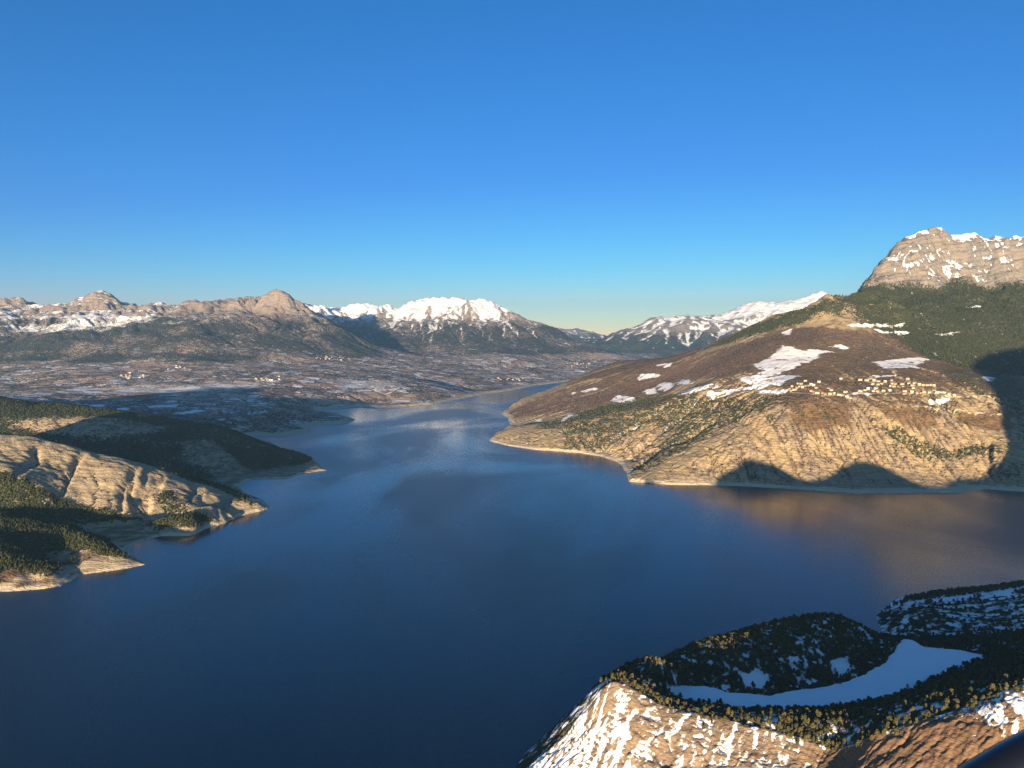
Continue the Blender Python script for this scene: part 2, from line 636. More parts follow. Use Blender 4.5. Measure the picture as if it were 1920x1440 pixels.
def water_material():
    g = NG('lake_water')
    pos = g.n('ShaderNodeNewGeometry').outputs['Position']
    st = g.vmul(pos, (1.0, 0.55, 1.0))
    calm = g.noise(st, 1 / 900.0, 4, 0.5, 0.6)
    calm = g.math('MULTIPLY_ADD', g.math('SUBTRACT', calm, 0.5), 6.0, 0.5, clamp=True)
    rough = g.math('MULTIPLY_ADD', calm, 0.17, 0.14)
    sep = g.n('ShaderNodeSeparateXYZ', Vector=pos)
    wind = g.math('MULTIPLY_ADD', sep.outputs[1], -1 / 3200.0, 1.75, clamp=True)     # more wind on the open southern basin
    rough = g.math('MULTIPLY_ADD', wind, 0.04, rough)
    w1 = g.noise(pos, 1 / 7.0, 3, 0.6)
    w2 = g.noise(g.vmul(pos, (1.0, 0.6, 1.0)), 1 / 40.0, 3, 0.6)
    h = g.math('MULTIPLY_ADD', w2, 1.2, g.math('MULTIPLY', w1, 0.08))
    h = g.math('MULTIPLY', h, g.math('MULTIPLY_ADD', calm, 0.7, 0.25))
    bp = g.n('ShaderNodeBump', Strength=0.28, Distance=0.5)
    g.link(h, bp.inputs['Height'])
    b = g.n('ShaderNodeBsdfPrincipled')
    b.inputs['Base Color'].default_value = (0.0, 0.004, 0.010, 1)
    b.inputs['IOR'].default_value = 1.45
    g.link(rough, b.inputs['Roughness'])
    g.link(bp.outputs[0], b.inputs['Normal'])
    g.link(b.outputs[0], g.out.inputs['Surface'])
    return g.mat


M_WATER = water_material()

# ================================================================== the lake
lake = mesh_object('lake', [(-24000, -6000, 0), (24000, -6000, 0), (24000, 16000, 0), (-24000, 16000, 0)], [(0, 1, 2, 3)], None, M_WATER, smooth=False,
                   kind='structure')


def ctrl(lst):
    return [at(*p) for p in lst]


def lakes(lst):
    return [on_lake(*p) for p in lst]


def settle_shore(F, poly, rise=0.12, cap=6.0):
    """make the ground cross z = 0 exactly on the shoreline polygon"""
    wob = fbm(F.X, F.Y, 90.0, 4, 91) * 22.0
    d = signed_dist(poly, F.X, F.Y) + wob * 0.6
    F.shore = d
    up = np.maximum(F.Z, np.minimum(np.clip(d, 0, None) * rise, cap) + 0.3)
    dn = np.minimum(F.Z, -0.35 * np.clip(-d, 0, None) - 0.5)
    F.Z = np.where(d > 0, up, dn)
    F.Z = np.maximum(F.Z, -60.0)


# ================================================================== right hillside with the village, and the rock mountain behind it
R = Field(-420, 5460, 3060, 12060, 12.0)
r_shore = lakes([(1060, 718), (1003, 749), (940, 775), (953, 784), (957, 797), (936, 812), (918, 827), (953, 836), (1000, 843), (1080, 849), (1127, 856),
                 (1160, 867), (1174, 885), (1180, 903), (1240, 908), (1320, 910), (1400, 912), (1500, 918), (1600, 925), (1700, 925), (1800, 924), (1850, 917), (1920, 922)])
r_poly = r_shore + [(2700, 3230), (7000, 3150), (7000, 14000), (1500, 14000)]
r_ctrl = [(x, y, 0.0) for x, y in r_shore] + [(2700, 3230, 0), (3600, 3200, 0), (5400, 3150, 30)]
r_ctrl += ctrl([
    (1100, 703, 8500), (1171, 676, 8000), (1212, 674, 7800), (1290, 665, 7500), (1343, 640, 6900), (1400, 615, 6700), (1437, 598, 6500), (1480, 588, 6400),
    (1516, 578, 6300), (1548, 562, 6200), (1587, 568, 6200),
    (1160, 700, 6800), (1100, 740, 6400), (1050, 760, 6000), (1000, 790, 5600), (960, 804, 5020), (1010, 804, 4920), (1050, 806, 4800), (1100, 815, 4550),
    (1150, 790, 4700), (1200, 760, 5000), (1250, 745, 5200), (1250, 790, 4500), (1200, 830, 4250), (1300, 740, 4700), (1300, 790, 4250), (1260, 850, 3790),
    (1220, 870, 3700), (1340, 800, 4030), (1420, 775, 3900), (1470, 770, 3830), (1520, 766, 3820), (1600, 775, 3800), (1700, 790, 3750),
    (1400, 850, 3560), (1500, 850, 3540), (1500, 805, 3680), (1600, 850, 3560), (1600, 805, 3700), (1700, 850, 3560), (1780, 850, 3580),
    (1500, 715, 4300), (1400, 725, 4500), (1600, 715, 4400), (1700, 720, 4300), (1640, 745, 4000), (1560, 740, 4020), (1480, 740, 4050),
    (1700, 680, 5000), (1480, 670, 5100), (1400, 690, 5000), (1330, 700, 5300), (1300, 690, 6200), (1600, 660, 5300), (1700, 650, 5500), (1600, 630, 5600),
    (1650, 605, 5900), (1450, 640, 5600), (1500, 610, 6000), (1760, 690, 4800), (1850, 702, 4750), (1800, 640, 5600), (1900, 690, 5300), (1900, 650, 5600),
    (1800, 760, 4000), (1850, 760, 4000), (1920, 800, 3850), (1850, 850, 3550), (1920, 850, 3500),
    # the rock mountain
    (1605, 560, 6350), (1622, 543, 6500), (1650, 505, 6650), (1665, 488, 6800), (1685, 463, 6900), (1720, 451, 6980), (1745, 442, 7000), (1775, 450, 7050), (1810, 449, 7100),
    (1850, 455, 7120), (1885, 450, 7100), (1920, 452, 7100), (1690, 540, 6450), (1800, 548, 6380), (1900, 562, 6300), (1640, 570, 6200), (1700, 580, 6080),
    (1850, 590, 5950), (1800, 612, 5800), (1700, 606, 5920), (1900, 615, 5800), (1750, 500, 6700), (1850, 510, 6680)])
r_ctrl += [(3000, 6900, 830), (3090, 7000, 900), (3250, 7100, 1040), (3400, 7200, 1180), (3600, 7300, 1350), (3000, 7300, 720), (3400, 7500, 900), (3800, 7500, 1250), (4300, 7600, 1300), (2750, 6600, 780),
           (5400, 7200, 1620), (5400, 6300, 1000), (5400, 5500, 600), (5400, 4500, 350), (2800, 7700, 750), (3400, 7900, 900), (4200, 8200, 950), (5400, 8300, 1000),
           (2300, 7200, 760), (1800, 7900, 500), (1500, 9000, 330), (2500, 9000, 400), (4000, 10000, 500), (5400, 11000, 400), (1100, 10500, 110), (2000, 11500, 250),
           (3500, 12000, 350), (-400, 5500, -60), (-400, 7500, -60), (-300, 4300, -60), (300, 3600, -60), (900, 3100, -50), (2000, 3070, -40), (200, 10000, -60), (3200, 4300, 330), (3300, 3600, 130)]
r_tps = TPS(r_ctrl, 1e-6)
R.Z = r_tps(R.X, R.Y)
settle_shore(R, r_poly, 0.4)
base = R.Z.copy()
hi = sstep(700, 1100, R.Z)
R.Z += np.where(R.shore > 0, 1, 0) * (fbm(R.X, R.Y, 420, 6, 3) * (22 + 80 * hi) + hi * 90 * fbm(R.X, R.Y, 330, 5, 41, ridged=True))
R.Z = np.where(R.shore > 0, np.maximum(R.Z, 0.4), R.Z)
# terraces of hard beds in the rock mountain
bed = 130.0
zt = R.Z - 0.10 * R.X + fbm(R.X, R.Y, 700, 4, 12) * 230
ph = (zt / bed) % 1.0
R.Z += hi * bed * 0.22 * (sstep(0.45, 0.95, ph) - ph)
er, R.area = erode(R.Z, R.dx, 10, 0.020, 0.46, every=2)
R.Z = er + blur(base - er, 22, 2) * 0.85
settle_shore(R, r_poly, 0.4)
for a_, b_, y_, hh, rr in ((1745, 442, 7000, 34, 150), (1722, 452, 6960, 30, 130), (1690, 464, 6900, 35, 140), (1668, 488, 6780, 30, 120), (1812, 449, 7090, 30, 220)):      # summit blocks
    q_ = at(a_, b_, y_)
    R.Z += hh * np.clip(1 - np.hypot(R.X - q_[0], (R.Y - q_[1]) * 0.8) / rr, 0, 1) ** 0.8
R.slope()


def line_dist(F, pix, **kw):
    """distance of every grid point to a line drawn over the ground, and how far along it"""
    pl = F.poly(pix, **kw)
    d = np.full(F.X.shape, 1e9)
    for (ax, ay), (bx, by) in zip(pl[:-1], pl[1:]):
        ex, ey = bx - ax, by - ay
        t = np.clip(((F.X - ax) * ex + (F.Y - ay) * ey) / (ex * ex + ey * ey + 1e-9), 0, 1)
        d = np.minimum(d, np.hypot(F.X - ax - ex * t, F.Y - ay - ey * t))
    return d


# finer grid over the cliffs above the water
T = Field(-330, 2706, 3150, 4950, 6.0)
T.Z = R.sample(R.Z, T.X, T.Y)
T.shore = R.sample(R.shore, T.X, T.Y)
w_edge = sstep(0, 150, 4950 - T.Y) * sstep(0, 150, 2706 - T.X)
tb = T.Z.copy()
gully_lines = [([(1316, 740), (1285, 774), (1229, 818), (1166, 868)], 26, 34), ([(1243, 766), (1212, 789), (1166, 814), (1120, 850)], 20, 26),
               ([(1341, 793), (1277, 828), (1239, 843), (1181, 885)], 24, 30), ([(1600, 750), (1640, 785), (1690, 820), (1740, 858), (1795, 905)], 26, 40)]
T.gully = np.full(T.X.shape, 1e9)
carve = np.zeros_like(T.Z)
for k, (pix, dep, wid) in enumerate(gully_lines):
    d = line_dist(T, pix)
    if k < 3:
        T.gully = np.minimum(T.gully, d)
    carve = np.maximum(carve, dep * np.clip(1 - d / wid, 0, 1) ** 0.8)
T.Z -= carve * sstep(0, 60, T.shore)
T.Z += (fbm(T.X, T.Y, 120, 5, 8) * 24 + 10 * fbm(T.X, T.Y, 50, 3, 9, ridged=True)) * sstep(0, 40, T.shore) * w_edge * sstep(0.15, 0.45, R.sample(R.S, T.X, T.Y))
T.Z = np.where(T.shore > 0, np.maximum(T.Z, 0.4), T.Z)
gx_ = T.X + 0.12 * T.Y + 45 * fbm(T.X, T.Y, 170, 3, 10)
gl_ = fbm(gx_, T.Y * 0.10, 260, 4, 13, gain=0.75)
T.Z -= np.clip(1 - np.abs(gl_) * 12.0, 0, 1) * 17 * w_edge * sstep(15, 70, T.shore) * sstep(0.2, 0.5, R.sample(R.S, T.X, T.Y)) * (0.4 + 1.2 * np.clip(fbm(T.X, T.Y, 400, 2, 20) + 0.4, 0, 1))
T.Z = np.where(T.shore > 0, np.maximum(T.Z, 0.4), T.Z)
er, T.area = erode(T.Z, T.dx, 10, 0.042, 0.42, every=2)
T.Z = T.Z + (er + blur(T.Z - er, 10, 2) * 0.8 - T.Z) * w_edge
# bank bared by the low water: a steeper pale lip
T.Z = np.where(T.shore > 0, np.maximum(T.Z, np.minimum(T.shore * 0.55, 9.0)), np.minimum(T.Z, T.shore * 0.4 - 0.4))
T.slope()


def cover_right(F):
    Z, S = F.Z, F.S
    n = fbm(F.X, F.Y, 260, 5, 21)
    n2 = fbm(F.X, F.Y, 70, 4, 22)
    vert = fbm(F.X, F.Y * 0.22, 130, 4, 23)
    snow = np.zeros_like(Z)
    kw = dict(ymin=3150, ymax=9000, step=4.0)

    def hitmask(pix, soft, wob, seed):
        pl = []
        for a, b in pix:
            r = R.hit(a, b, **kw)
            if r is not None:
                pl.append((r[0], r[1]))
        if len(pl) < 3:
            return np.zeros_like(Z)
        px = np.array(pl)
        m = 3 * soft + 3 * wob
        i0 = max(int((px[:, 0].min() - m - F.x0) / F.dx), 0)
        i1 = min(int((px[:, 0].max() + m - F.x0) / F.dx) + 2, F.nx)
        j0 = max(int((px[:, 1].min() - m - F.y0) / F.dx), 0)
        j1 = min(int((px[:, 1].max() + m - F.y0) / F.dx) + 2, F.ny)
        out = np.zeros_like(Z)
        if i1 <= i0 or j1 <= j0:
            return out
        d = signed_dist(pl, F.X[j0:j1, i0:i1], F.Y[j0:j1, i0:i1])
        if wob:
            d = d + wob * 2 * fbm(F.X[j0:j1, i0:i1], F.Y[j0:j1, i0:i1], 80.0, 5, seed, gain=0.6)
        out[j0:j1, i0:i1] = sstep(-soft, soft, d)
        return out
    patches = [
        [(1469, 646), (1493, 654), (1564, 660), (1540, 669), (1516, 679), (1493, 689), (1461, 703), (1413, 703), (1433, 697), (1409, 685), (1433, 675), (1453, 661)],
        [(1382, 711), (1420, 703), (1500, 705), (1470, 720), (1440, 728), (1400, 720)],
        [(1322, 737), (1334, 749), (1413, 731), (1469, 725), (1465, 715), (1398, 725)],
        [(1421, 735), (1477, 731), (1477, 738), (1429, 741)], [(1271, 737), (1350, 722), (1350, 728), (1291, 740)],
        [(1639, 679), (1730, 671), (1746, 675), (1726, 681), (1722, 691), (1655, 691)], [(1465, 622), (1485, 617), (1483, 629), (1467, 629)],
        [(1552, 650), (1576, 645), (1593, 654), (1580, 657)], [(1142, 752), (1160, 740), (1176, 743), (1197, 751), (1160, 757)],
        [(1205, 731), (1228, 727), (1233, 739), (1210, 740)], [(1231, 721), (1249, 716), (1265, 723), (1246, 734), (1233, 730)],
        [(1265, 719), (1283, 710), (1301, 716), (1296, 722)], [(1192, 711), (1202, 701), (1239, 701), (1236, 708), (1199, 713)],
        [(1085, 735), (1116, 726), (1121, 730), (1093, 737)], [(1067, 737), (1080, 734), (1078, 740), (1068, 740)],
        [(1048, 789), (1067, 778), (1093, 776), (1061, 786), (1056, 791)], [(1004, 785), (1017, 785), (1016, 790), (1004, 790)],
        [(1270, 740), (1317, 727), (1353, 725), (1327, 732), (1306, 737), (1275, 742)], [(1583, 611), (1620, 606), (1695, 606), (1690, 612), (1600, 615)],
        [(1640, 617), (1715, 621), (1700, 627), (1650, 625)], [(1743, 750), (1783, 746), (1781, 757), (1745, 758)], [(1599, 737), (1635, 732), (1632, 741), (1603, 742)],
        [(1596, 706), (1700, 703), (1650, 709)], [(1230, 684), (1262, 680), (1258, 687), (1236, 690)], [(1840, 705), (1866, 705), (1860, 716), (1846, 712)],
        [(1745, 628), (1800, 622), (1790, 629)], [(1808, 575), (1842, 573), (1840, 577), (1810, 578)]]
    for k, p in enumerate(patches):
        snow = np.maximum(snow, hitmask(p, 20, 26, 50 + k) * np.clip(0.84 + 1.7 * n2 + 0.9 * fbm(F.X, F.Y * 0.45, 55, 3, 29), 0, 1))
    grass = sstep(0.62, 0.36, S + 0.3 * n) * sstep(180, 260, Z)
    orange = np.zeros_like(Z)
    for p in ([(1475, 752), (1590, 760), (1600, 800), (1520, 815), (1480, 790)], [(1640, 760), (1750, 770), (1760, 800), (1690, 800)],
              [(1790, 770), (1900, 780), (1900, 810), (1800, 800)], [(1520, 670), (1640, 660), (1640, 690), (1520, 700)]):
        orange = np.maximum(orange, hitmask(p, 40, 25, 71))
    grass = np.maximum(grass, orange)
    woods = np.maximum(hitmask([(1230, 692), (1310, 663), (1400, 641), (1450, 629), (1520, 614), (1600, 622), (1700, 630), (1720, 650), (1700, 665), (1640, 668), (1560, 640),
                                (1470, 645), (1430, 668), (1400, 690), (1380, 708), (1300, 715), (1250, 715)], 60, 40, 31),
                       hitmask([(985, 752), (1060, 728), (1150, 715), (1230, 700), (1270, 720), (1180, 735), (1140, 757), (1080, 775), (960, 788), (946, 776)], 70, 40, 32))
    woods = woods * (0.66 + 1.0 * n2 + 0.7 * n)
    green = np.maximum(hitmask([(1310, 658), (1437, 599), (1548, 563), (1600, 570), (1590, 590), (1520, 600), (1430, 625), (1350, 650)], 70, 40, 33) * 0.85,
                       hitmask([(1000, 803), (1080, 775), (1180, 745), (1260, 742), (1310, 741), (1330, 752), (1420, 744), (1465, 744), (1440, 770), (1360, 800), (1280, 850),
                                (1200, 885), (1185, 880), (1240, 830), (1270, 800), (1220, 800), (1130, 842), (1060, 842), (1050, 806)], 30, 28, 34) * (0.56 + 0.5 * n2))
    # forest below the rock walls
    forest = sstep(2550, 2950, F.X + 0.25 * (F.Y - 5600) + 250 * n) * sstep(4900, 5300, F.Y + 300 * n) * sstep(1180, 1060, Z + 160 * n)
    green = np.maximum(green, forest * (0.92 + 0.5 * n))
    # shrubs along gullies and patches on the cliffs
    cliff = sstep(0.35, 0.6, S) * (Z < 420) * (F.Y < 5000)
    hollow_ = sstep(0.05, 0.45, F.C)
    wet = np.clip(0.6 * sstep(3.2, 4.4, np.log10(F.area)) + 0.8 * hollow_, 0, 1)
    green = np.maximum(green, cliff * (0.10 + 0.46 * sstep(0.08, 0.34, n + 0.4 * n2)) * sstep(12, 30, Z))
    woods = np.maximum(woods, cliff * (0.16 + 0.44 * wet + 0.3 * n2 + 0.75 * vert) * sstep(12, 30, Z))
    ravine = hitmask([(1640, 785), (1680, 800), (1730, 830), (1780, 845), (1850, 835), (1900, 850), (1860, 860), (1770, 862), (1720, 850), (1680, 828)], 25, 20, 35)
    green = np.maximum(green, ravine * 0.62)
    green = np.maximum(green, hitmask([(1755, 690), (1830, 694), (1920, 712), (1930, 790), (1890, 770), (1830, 742), (1780, 720)], 60, 40, 36) * 0.6)  # conifer cover that also paints in a tongue of cast shadow
    flatgreen = sstep(0.6, 0.3, S) * sstep(200, 300, Z) * (Z < 900)
    green = np.maximum(green, flatgreen * (0.28 + 0.55 * n2 + 0.25 * n))
    woods = np.maximum(woods, flatgreen * (0.30 + 0.6 * n - 0.3 * n2))
    if hasattr(F, 'gully'):
        gs = np.clip(1 - F.gully / 16.0, 0, 1)
        snow = np.maximum(snow, gs * (0.52 + 0.7 * n2) * sstep(15, 40, Z))
        snow = np.maximum(snow, sstep(90, 30, F.gully) * (0.26 + 0.45 * n2) * sstep(15, 40, Z))
    keep_snow = snow > 0.5
    green = np.where(keep_snow, green * 0.35, green)
    woods = np.where(keep_snow, woods * 0.25, woods)
    # rock mountain snow: on the ledges, the crown and the chutes
    high = sstep(1040, 1240, Z + 100 * n)
    chute = sstep(3.6, 4.6, np.log10(F.area))
    ledge = sstep(1.15, 0.55, S + 0.25 * n2)
    snow = np.maximum(snow, high * np.clip(0.14 + 0.38 * ledge + 0.25 * chute + 0.5 * n + 0.6 * n2 + 0.3 * sstep(0.1, 0.5, F.C), 0, 0.8))
    snow = np.maximum(snow, sstep(1500, 1580, Z) * sstep(1.2, 0.7, S) * 0.9)
    snow = np.maximum(snow, forest * (0.12 + 0.5 * chute * (n2 > 0.05)))
    snow = np.maximum(snow, (Z > 200) * (Z < 900) * (S < 0.5) * np.clip(0.16 + 0.55 * n2 - 0.2 * n, 0, 0.5))
    beach = sstep(15, 8, Z + 5 * n2) * (Z < 30)
    if hasattr(F, 'gully'):
        for ln in ([(1700, 738), (1783, 742), (1830, 745), (1873, 748)], [(1735, 764), (1790, 769), (1840, 774), (1880, 778)], [(1480, 737), (1540, 742), (1600, 741), (1700, 738)]):
            lane = sstep(9, 4, line_dist(F, ln))
            beach = np.maximum(beach, lane)
            green = green * (1 - lane)
            woods = woods * (1 - lane)
            grass = grass * (1 - lane)
    tone = np.clip(0.15 + 0.7 * n + 2.2 * vert + 0.4 * n2 + 0.5 * wet, 0, 1) * 0.9
    return dict(snow=snow, green=green, woods=woods * (beach < 0.5), grass=np.maximum(grass, 0) * (1 - high), beach=beach, tone=tone, field=np.zeros_like(Z))


def stack(F, cov, X, Y):
    g = lambda k: F.sample(cov[k], X, Y)
    c1 = np.stack([g('snow'), g('green'), g('woods'), np.ones_like(X)], 1)
    c2 = np.stack([g('grass'), g('beach'), g('tone'), g('field')], 1)
    return {'cover1': np.clip(c1, 0, 1), 'cover2': np.clip(c2, 0, 1)}


R.cov = cover_right(R)
T.cov = cover_right(T)


def spacing(*segs):
    out = []
    for a, b, d in segs:
        out.append(np.arange(a, b - d * 0.5, d))
    out.append(np.array([segs[-1][1]]))
    return np.concatenate(out)


grid_object('hillside', T.xs, T.ys[:-4], lambda X, Y: T.sample(T.Z, X, Y), lambda x, y, z: stack(T, T.cov, x, y), M_RIGHT,
            lambda X, Y, Z: (Z > -6) & in_view(X, Y, 100, 350))
grid_object('hillside', spacing((-330, 5460, 12.0)), spacing((4926, 8600, 11.0), (8600, 12060, 40.0)), lambda X, Y: R.sample(R.Z, X, Y) + 3.0 * fbm(X, Y, 50, 3, 77),
            lambda x, y, z: stack(R, R.cov, x, y), M_RIGHT, lambda X, Y, Z: (Z > -6) & in_view(X, Y, 100, 700) & ~((X > 2500 + 0.0 * Y) & (Y > 5700) & (X > 2400 + (6900 - Y) * 0.9)))
def crag(X, Y, z):
    h = sstep(1000, 1180, z)
    ph_ = ((z - 0.10 * X + 120 * fbm(X, Y, 420, 4, 131)) / 85.0) % 1.0
    return h * (42.0 * (fbm(X, Y, 210, 5, 78, gain=0.6, ridged=True) - 0.3) + 85 * 0.30 * (sstep(0.45, 0.95, ph_) - ph_))


grid_object('mountain', spacing((2200, 5460, 9.0)), spacing((5500, 7500, 9.0), (7500, 8600, 30.0)),
            lambda X, Y: R.sample(R.Z, X, Y) - 0.5 + crag(X, Y, R.sample(R.Z, X, Y)) + 2 * fbm(X, Y, 40, 3, 79),
            lambda x, y, z: stack(R, R.cov, x, y), M_MORGON, lambda X, Y, Z: in_view(X, Y, 100, 500) & ((X > 2500) & (Y > 5680) & (X > 2380 + (6900 - Y) * 0.9)))
grid_object('hillside', spacing((2690, 5460, 30.0)), spacing((3060, 4950, 30.0)), lambda X, Y: R.sample(R.Z, X, Y) - 1.0, lambda x, y, z: stack(R, R.cov, x, y), M_RIGHT,
            lambda X, Y, Z: (Z > -6))

# ================================================================== left hills: three wooded spurs, the bare ridge and the shaded hill behind it
L = Field(-4200, -820, 1780, 5420, 7.0)
l_shore = lakes([(0, 1110), (60, 1107), (113, 1100), (122, 1094), (137, 1087), (150, 1078), (190, 1073), (233, 1067), (277, 1058), (250, 1043), (236, 1030), (263, 1017),
                 (300, 1005), (357, 1005), (383, 993), (420, 982), (443, 970), (480, 961), (508, 952), (493, 936), (467, 927), (447, 910), (473, 898), (543, 897), (567, 888),
                 (612, 882), (597, 868), (575, 858)])
l_poly = l_shore + [(-1330, 4500), (-1500, 4800), (-1760, 5150), (-1900, 5600), (-9000, 5600), (-9000, 1500), (-1700, 1850), (-1420, 1900)]
l_ctrl = [(x, y, 0.0) for x, y in l_shore]
l_ctrl += ctrl([
    # third hill
    (0, 760, 4250), (70, 763, 4250), (133, 768, 4230), (200, 775, 4220), (267, 784, 4200), (333, 797, 4200), (380, 798, 4250), (413, 798, 4300), (433, 807, 4250),
    (467, 821, 4200), (500, 835, 4200), (560, 849, 4120),
    (0, 790, 4000), (100, 815, 3900), (200, 830, 3850), (300, 840, 3850), (400, 850, 3800), (450, 870, 3750), (330, 880, 3600), (250, 870, 3550), (500, 870, 3850),
    # bare ridge
    (0, 813, 3020), (67, 822, 3010), (117, 837, 3000), (200, 856, 3000), (267, 874, 2990), (333, 900, 2980), (383, 918, 2970), (433, 937, 2975), (470, 945, 2965),
    (0, 850, 2840), (100, 880, 2820), (200, 905, 2800), (250, 925, 2780), (330, 940, 2800), (390, 950, 2850),
    (150, 945, 2680), (200, 965, 2640), (270, 975, 2640), (330, 980, 2680), (100, 920, 2680),
    # wooded spurs
    (0, 893, 2640), (33, 899, 2640), (77, 928, 2625), (133, 967, 2600), (180, 1001, 2550),
    (0, 963, 2450), (50, 978, 2420), (100, 993, 2380), (150, 1008, 2320), (200, 1023, 2260), (240, 1040, 2215),
    (0, 1020, 2200), (50, 1035, 2170), (100, 1062, 2090), (0, 1075, 2010), (60, 1085, 2003)])
l_ctrl += [(x - 15, y + 75, 34.0) for x, y in lakes([(300, 1005), (330, 1005), (357, 1005), (383, 993), (420, 982), (443, 970), (470, 964)])]
l_ctrl += [(x - 40, y + 55, 24.0) for x, y in lakes([(40, 1108), (90, 1103), (170, 1075), (210, 1070), (235, 1066)])]
l_ctrl += [(-1500, 2290, 42), (-1400, 2270, 20), (-1300, 2190, 8), (-1700, 2530, 72), (-1560, 2510, 58), (-1430, 2490, 30), (-1300, 2450, 6)]
l_ctrl += [(-3500, 4300, 420), (-4200, 4400, 520), (-2600, 5000, 130), (-2100, 4900, 60), (-3400, 5100, 200), (-4200, 5300, 220), (-1600, 4500, 60), (-2300, 3450, 70), (-1700, 3400, 25),
           (-2800, 3500, 120), (-4200, 3500, 300), (-2400, 3000, 330), (-3000, 3000, 420), (-4200, 3000, 560), (-1950, 2640, 180), (-2400, 2640, 180), (-1850, 2450, 100), (-2200, 2450, 115),
           (-1650, 2210, 62), (-2100, 2210, 60), (-3400, 2200, 260), (-4200, 2000, 300), (-2400, 2690, 190), (-3000, 2690, 250), (-1700, 1860, 40), (-2600, 1800, 80),
           (-850, 2300, -60), (-830, 2700, -50), (-820, 3300, -50), (-830, 4400, -50), (-1000, 1900, -60), (-1060, 3250, -20)]
L.Z = TPS(l_ctrl, 1e-6)(L.X, L.Y)
settle_shore(L, l_poly, 0.35)
base = L.Z.copy()
land = sstep(0, 50, L.shore)
L.Z += land * (fbm(L.X, L.Y, 260, 5, 14) * 26 + 5 * fbm(L.X, L.Y, 70, 4, 15, ridged=True)) * sstep(0, 60, base + 15)
L.Z = np.where(L.shore > 0, np.maximum(L.Z, 0.4), L.Z)
gx_ = L.X * 0.94 + L.Y * 0.34 + 40 * fbm(L.X, L.Y, 150, 3, 16)
gl_ = fbm(gx_, L.Y * 0.08, 300, 4, 17, gain=0.75)
gul = np.clip(1 - np.abs(gl_) * 15.0, 0, 1)
face = sstep(2560, 2660, L.Y) * sstep(3010, 2930, L.Y) * sstep(5, 40, L.Z)
L.Z += face * 3.0 * fbm(L.X, L.Y, 45, 4, 19, gain=0.6, ridged=True)
L.Z -= gul * face * 17 * (0.5 + 1.2 * np.clip(fbm(L.X, L.Y, 330, 2, 18) + 0.35, 0, 1))
er, L.area = erode(L.Z, L.dx, 8, 0.016, 0.50, every=2)
L.Z = er + blur(base - er, 18, 2) * 0.95
L.Z = np.where(L.shore > 0, np.maximum(L.Z, np.minimum(L.shore * 0.35, 7.0)), np.minimum(L.Z, L.shore * 0.4 - 0.4))
L.slope()


def cover_left(F):
    n = fbm(F.X, F.Y, 200, 5, 61)
    n2 = fbm(F.X, F.Y, 50, 4, 62)
    Z, S = F.Z, F.S
    wet = sstep(3.0, 4.4, np.log10(F.area))
    spur = sstep(2680, 2640, F.Y + 30 * n) * sstep(10, 26, Z + 14 * n2)
    green = spur * (0.80 + 0.5 * n)
    bare = F.mask([(0, 1070), (45, 1072), (60, 1085), (55, 1108), (0, 1112)], 12, 8) * (F.Y < 2060)
    bare = np.maximum(bare, F.mask([(150, 1030), (185, 1040), (235, 1052), (280, 1056), (240, 1068), (150, 1080), (140, 1060)], 10, 8))
    green *= 1 - 0.8 * bare
    ridge = sstep(2640, 2690, F.Y) * sstep(3080, 3020, F.Y + 30 * n)
    green = np.maximum(green, ridge * (0.10 + 0.28 * wet + 0.55 * n2 * sstep(120, 60, Z)) * sstep(10, 25, Z))
    green = np.maximum(green, ridge * F.mask([(285, 930), (320, 920), (350, 950), (375, 975), (360, 1000), (320, 985), (300, 985), (310, 960)], 20, 18) * 0.75)
    green = np.maximum(green, F.mask([(430, 935), (470, 940), (505, 950), (480, 945), (440, 943)], 14, 10) * 0.8)
    crest = sstep(3000, 3030, F.Y) * sstep(3300, 3100, F.Y)
    back = sstep(3010, 3050, F.Y + 20 * n)
    hill3 = F.mask([(50, 785), (130, 782), (250, 790), (330, 800), (260, 815), (200, 822), (100, 812), (20, 800)], 40, 30) + F.mask([(335, 830), (400, 825), (440, 860), (470, 885), (440, 905), (380, 880), (345, 860)], 30, 25)
    green = np.maximum(green, back * (0.82 + 0.6 * n) * (1 - 0.75 * np.clip(hill3, 0, 1)) * sstep(6, 14, Z))  # conifer cover, thickened to put more of this hill's shade into its colour
    woods = np.maximum(back * (0.3 + 0.7 * n2) * sstep(6, 14, Z), ridge * (0.15 + 0.3 * wet + 0.2 * n2) * sstep(10, 24, Z))
    snow = back * np.clip(0.14 + 0.6 * n2 - 0.2 * n, 0, 0.46) * (S < 0.5)
    snow = np.maximum(snow, F.mask([(60, 930), (95, 935), (105, 950), (70, 948)], 12, 10) * 0.5)
    grass = sstep(0.45, 0.25, S) * (1 - ridge) * 0.6
    beach = sstep(11, 5, Z + 5 * n2)
    tone = np.clip(0.25 + 1.2 * n, 0, 1) * 0.6
    red = F.mask([(0, 1066), (30, 1066), (50, 1080), (0, 1085)], 12, 6) * (F.Y < 2100)
    grass = np.maximum(grass, red)
    return dict(snow=snow, green=green, woods=woods, grass=grass, beach=beach, tone=tone, field=np.zeros_like(Z))


L.cov = cover_left(L)
grid_object('hillside', L.xs, L.ys, lambda X, Y: L.sample(L.Z, X, Y), lambda x, y, z: stack(L, L.cov, x, y), M_LEFT,
            lambda X, Y, Z: (Z > -6) & (X > -0.67 * Y - 350))

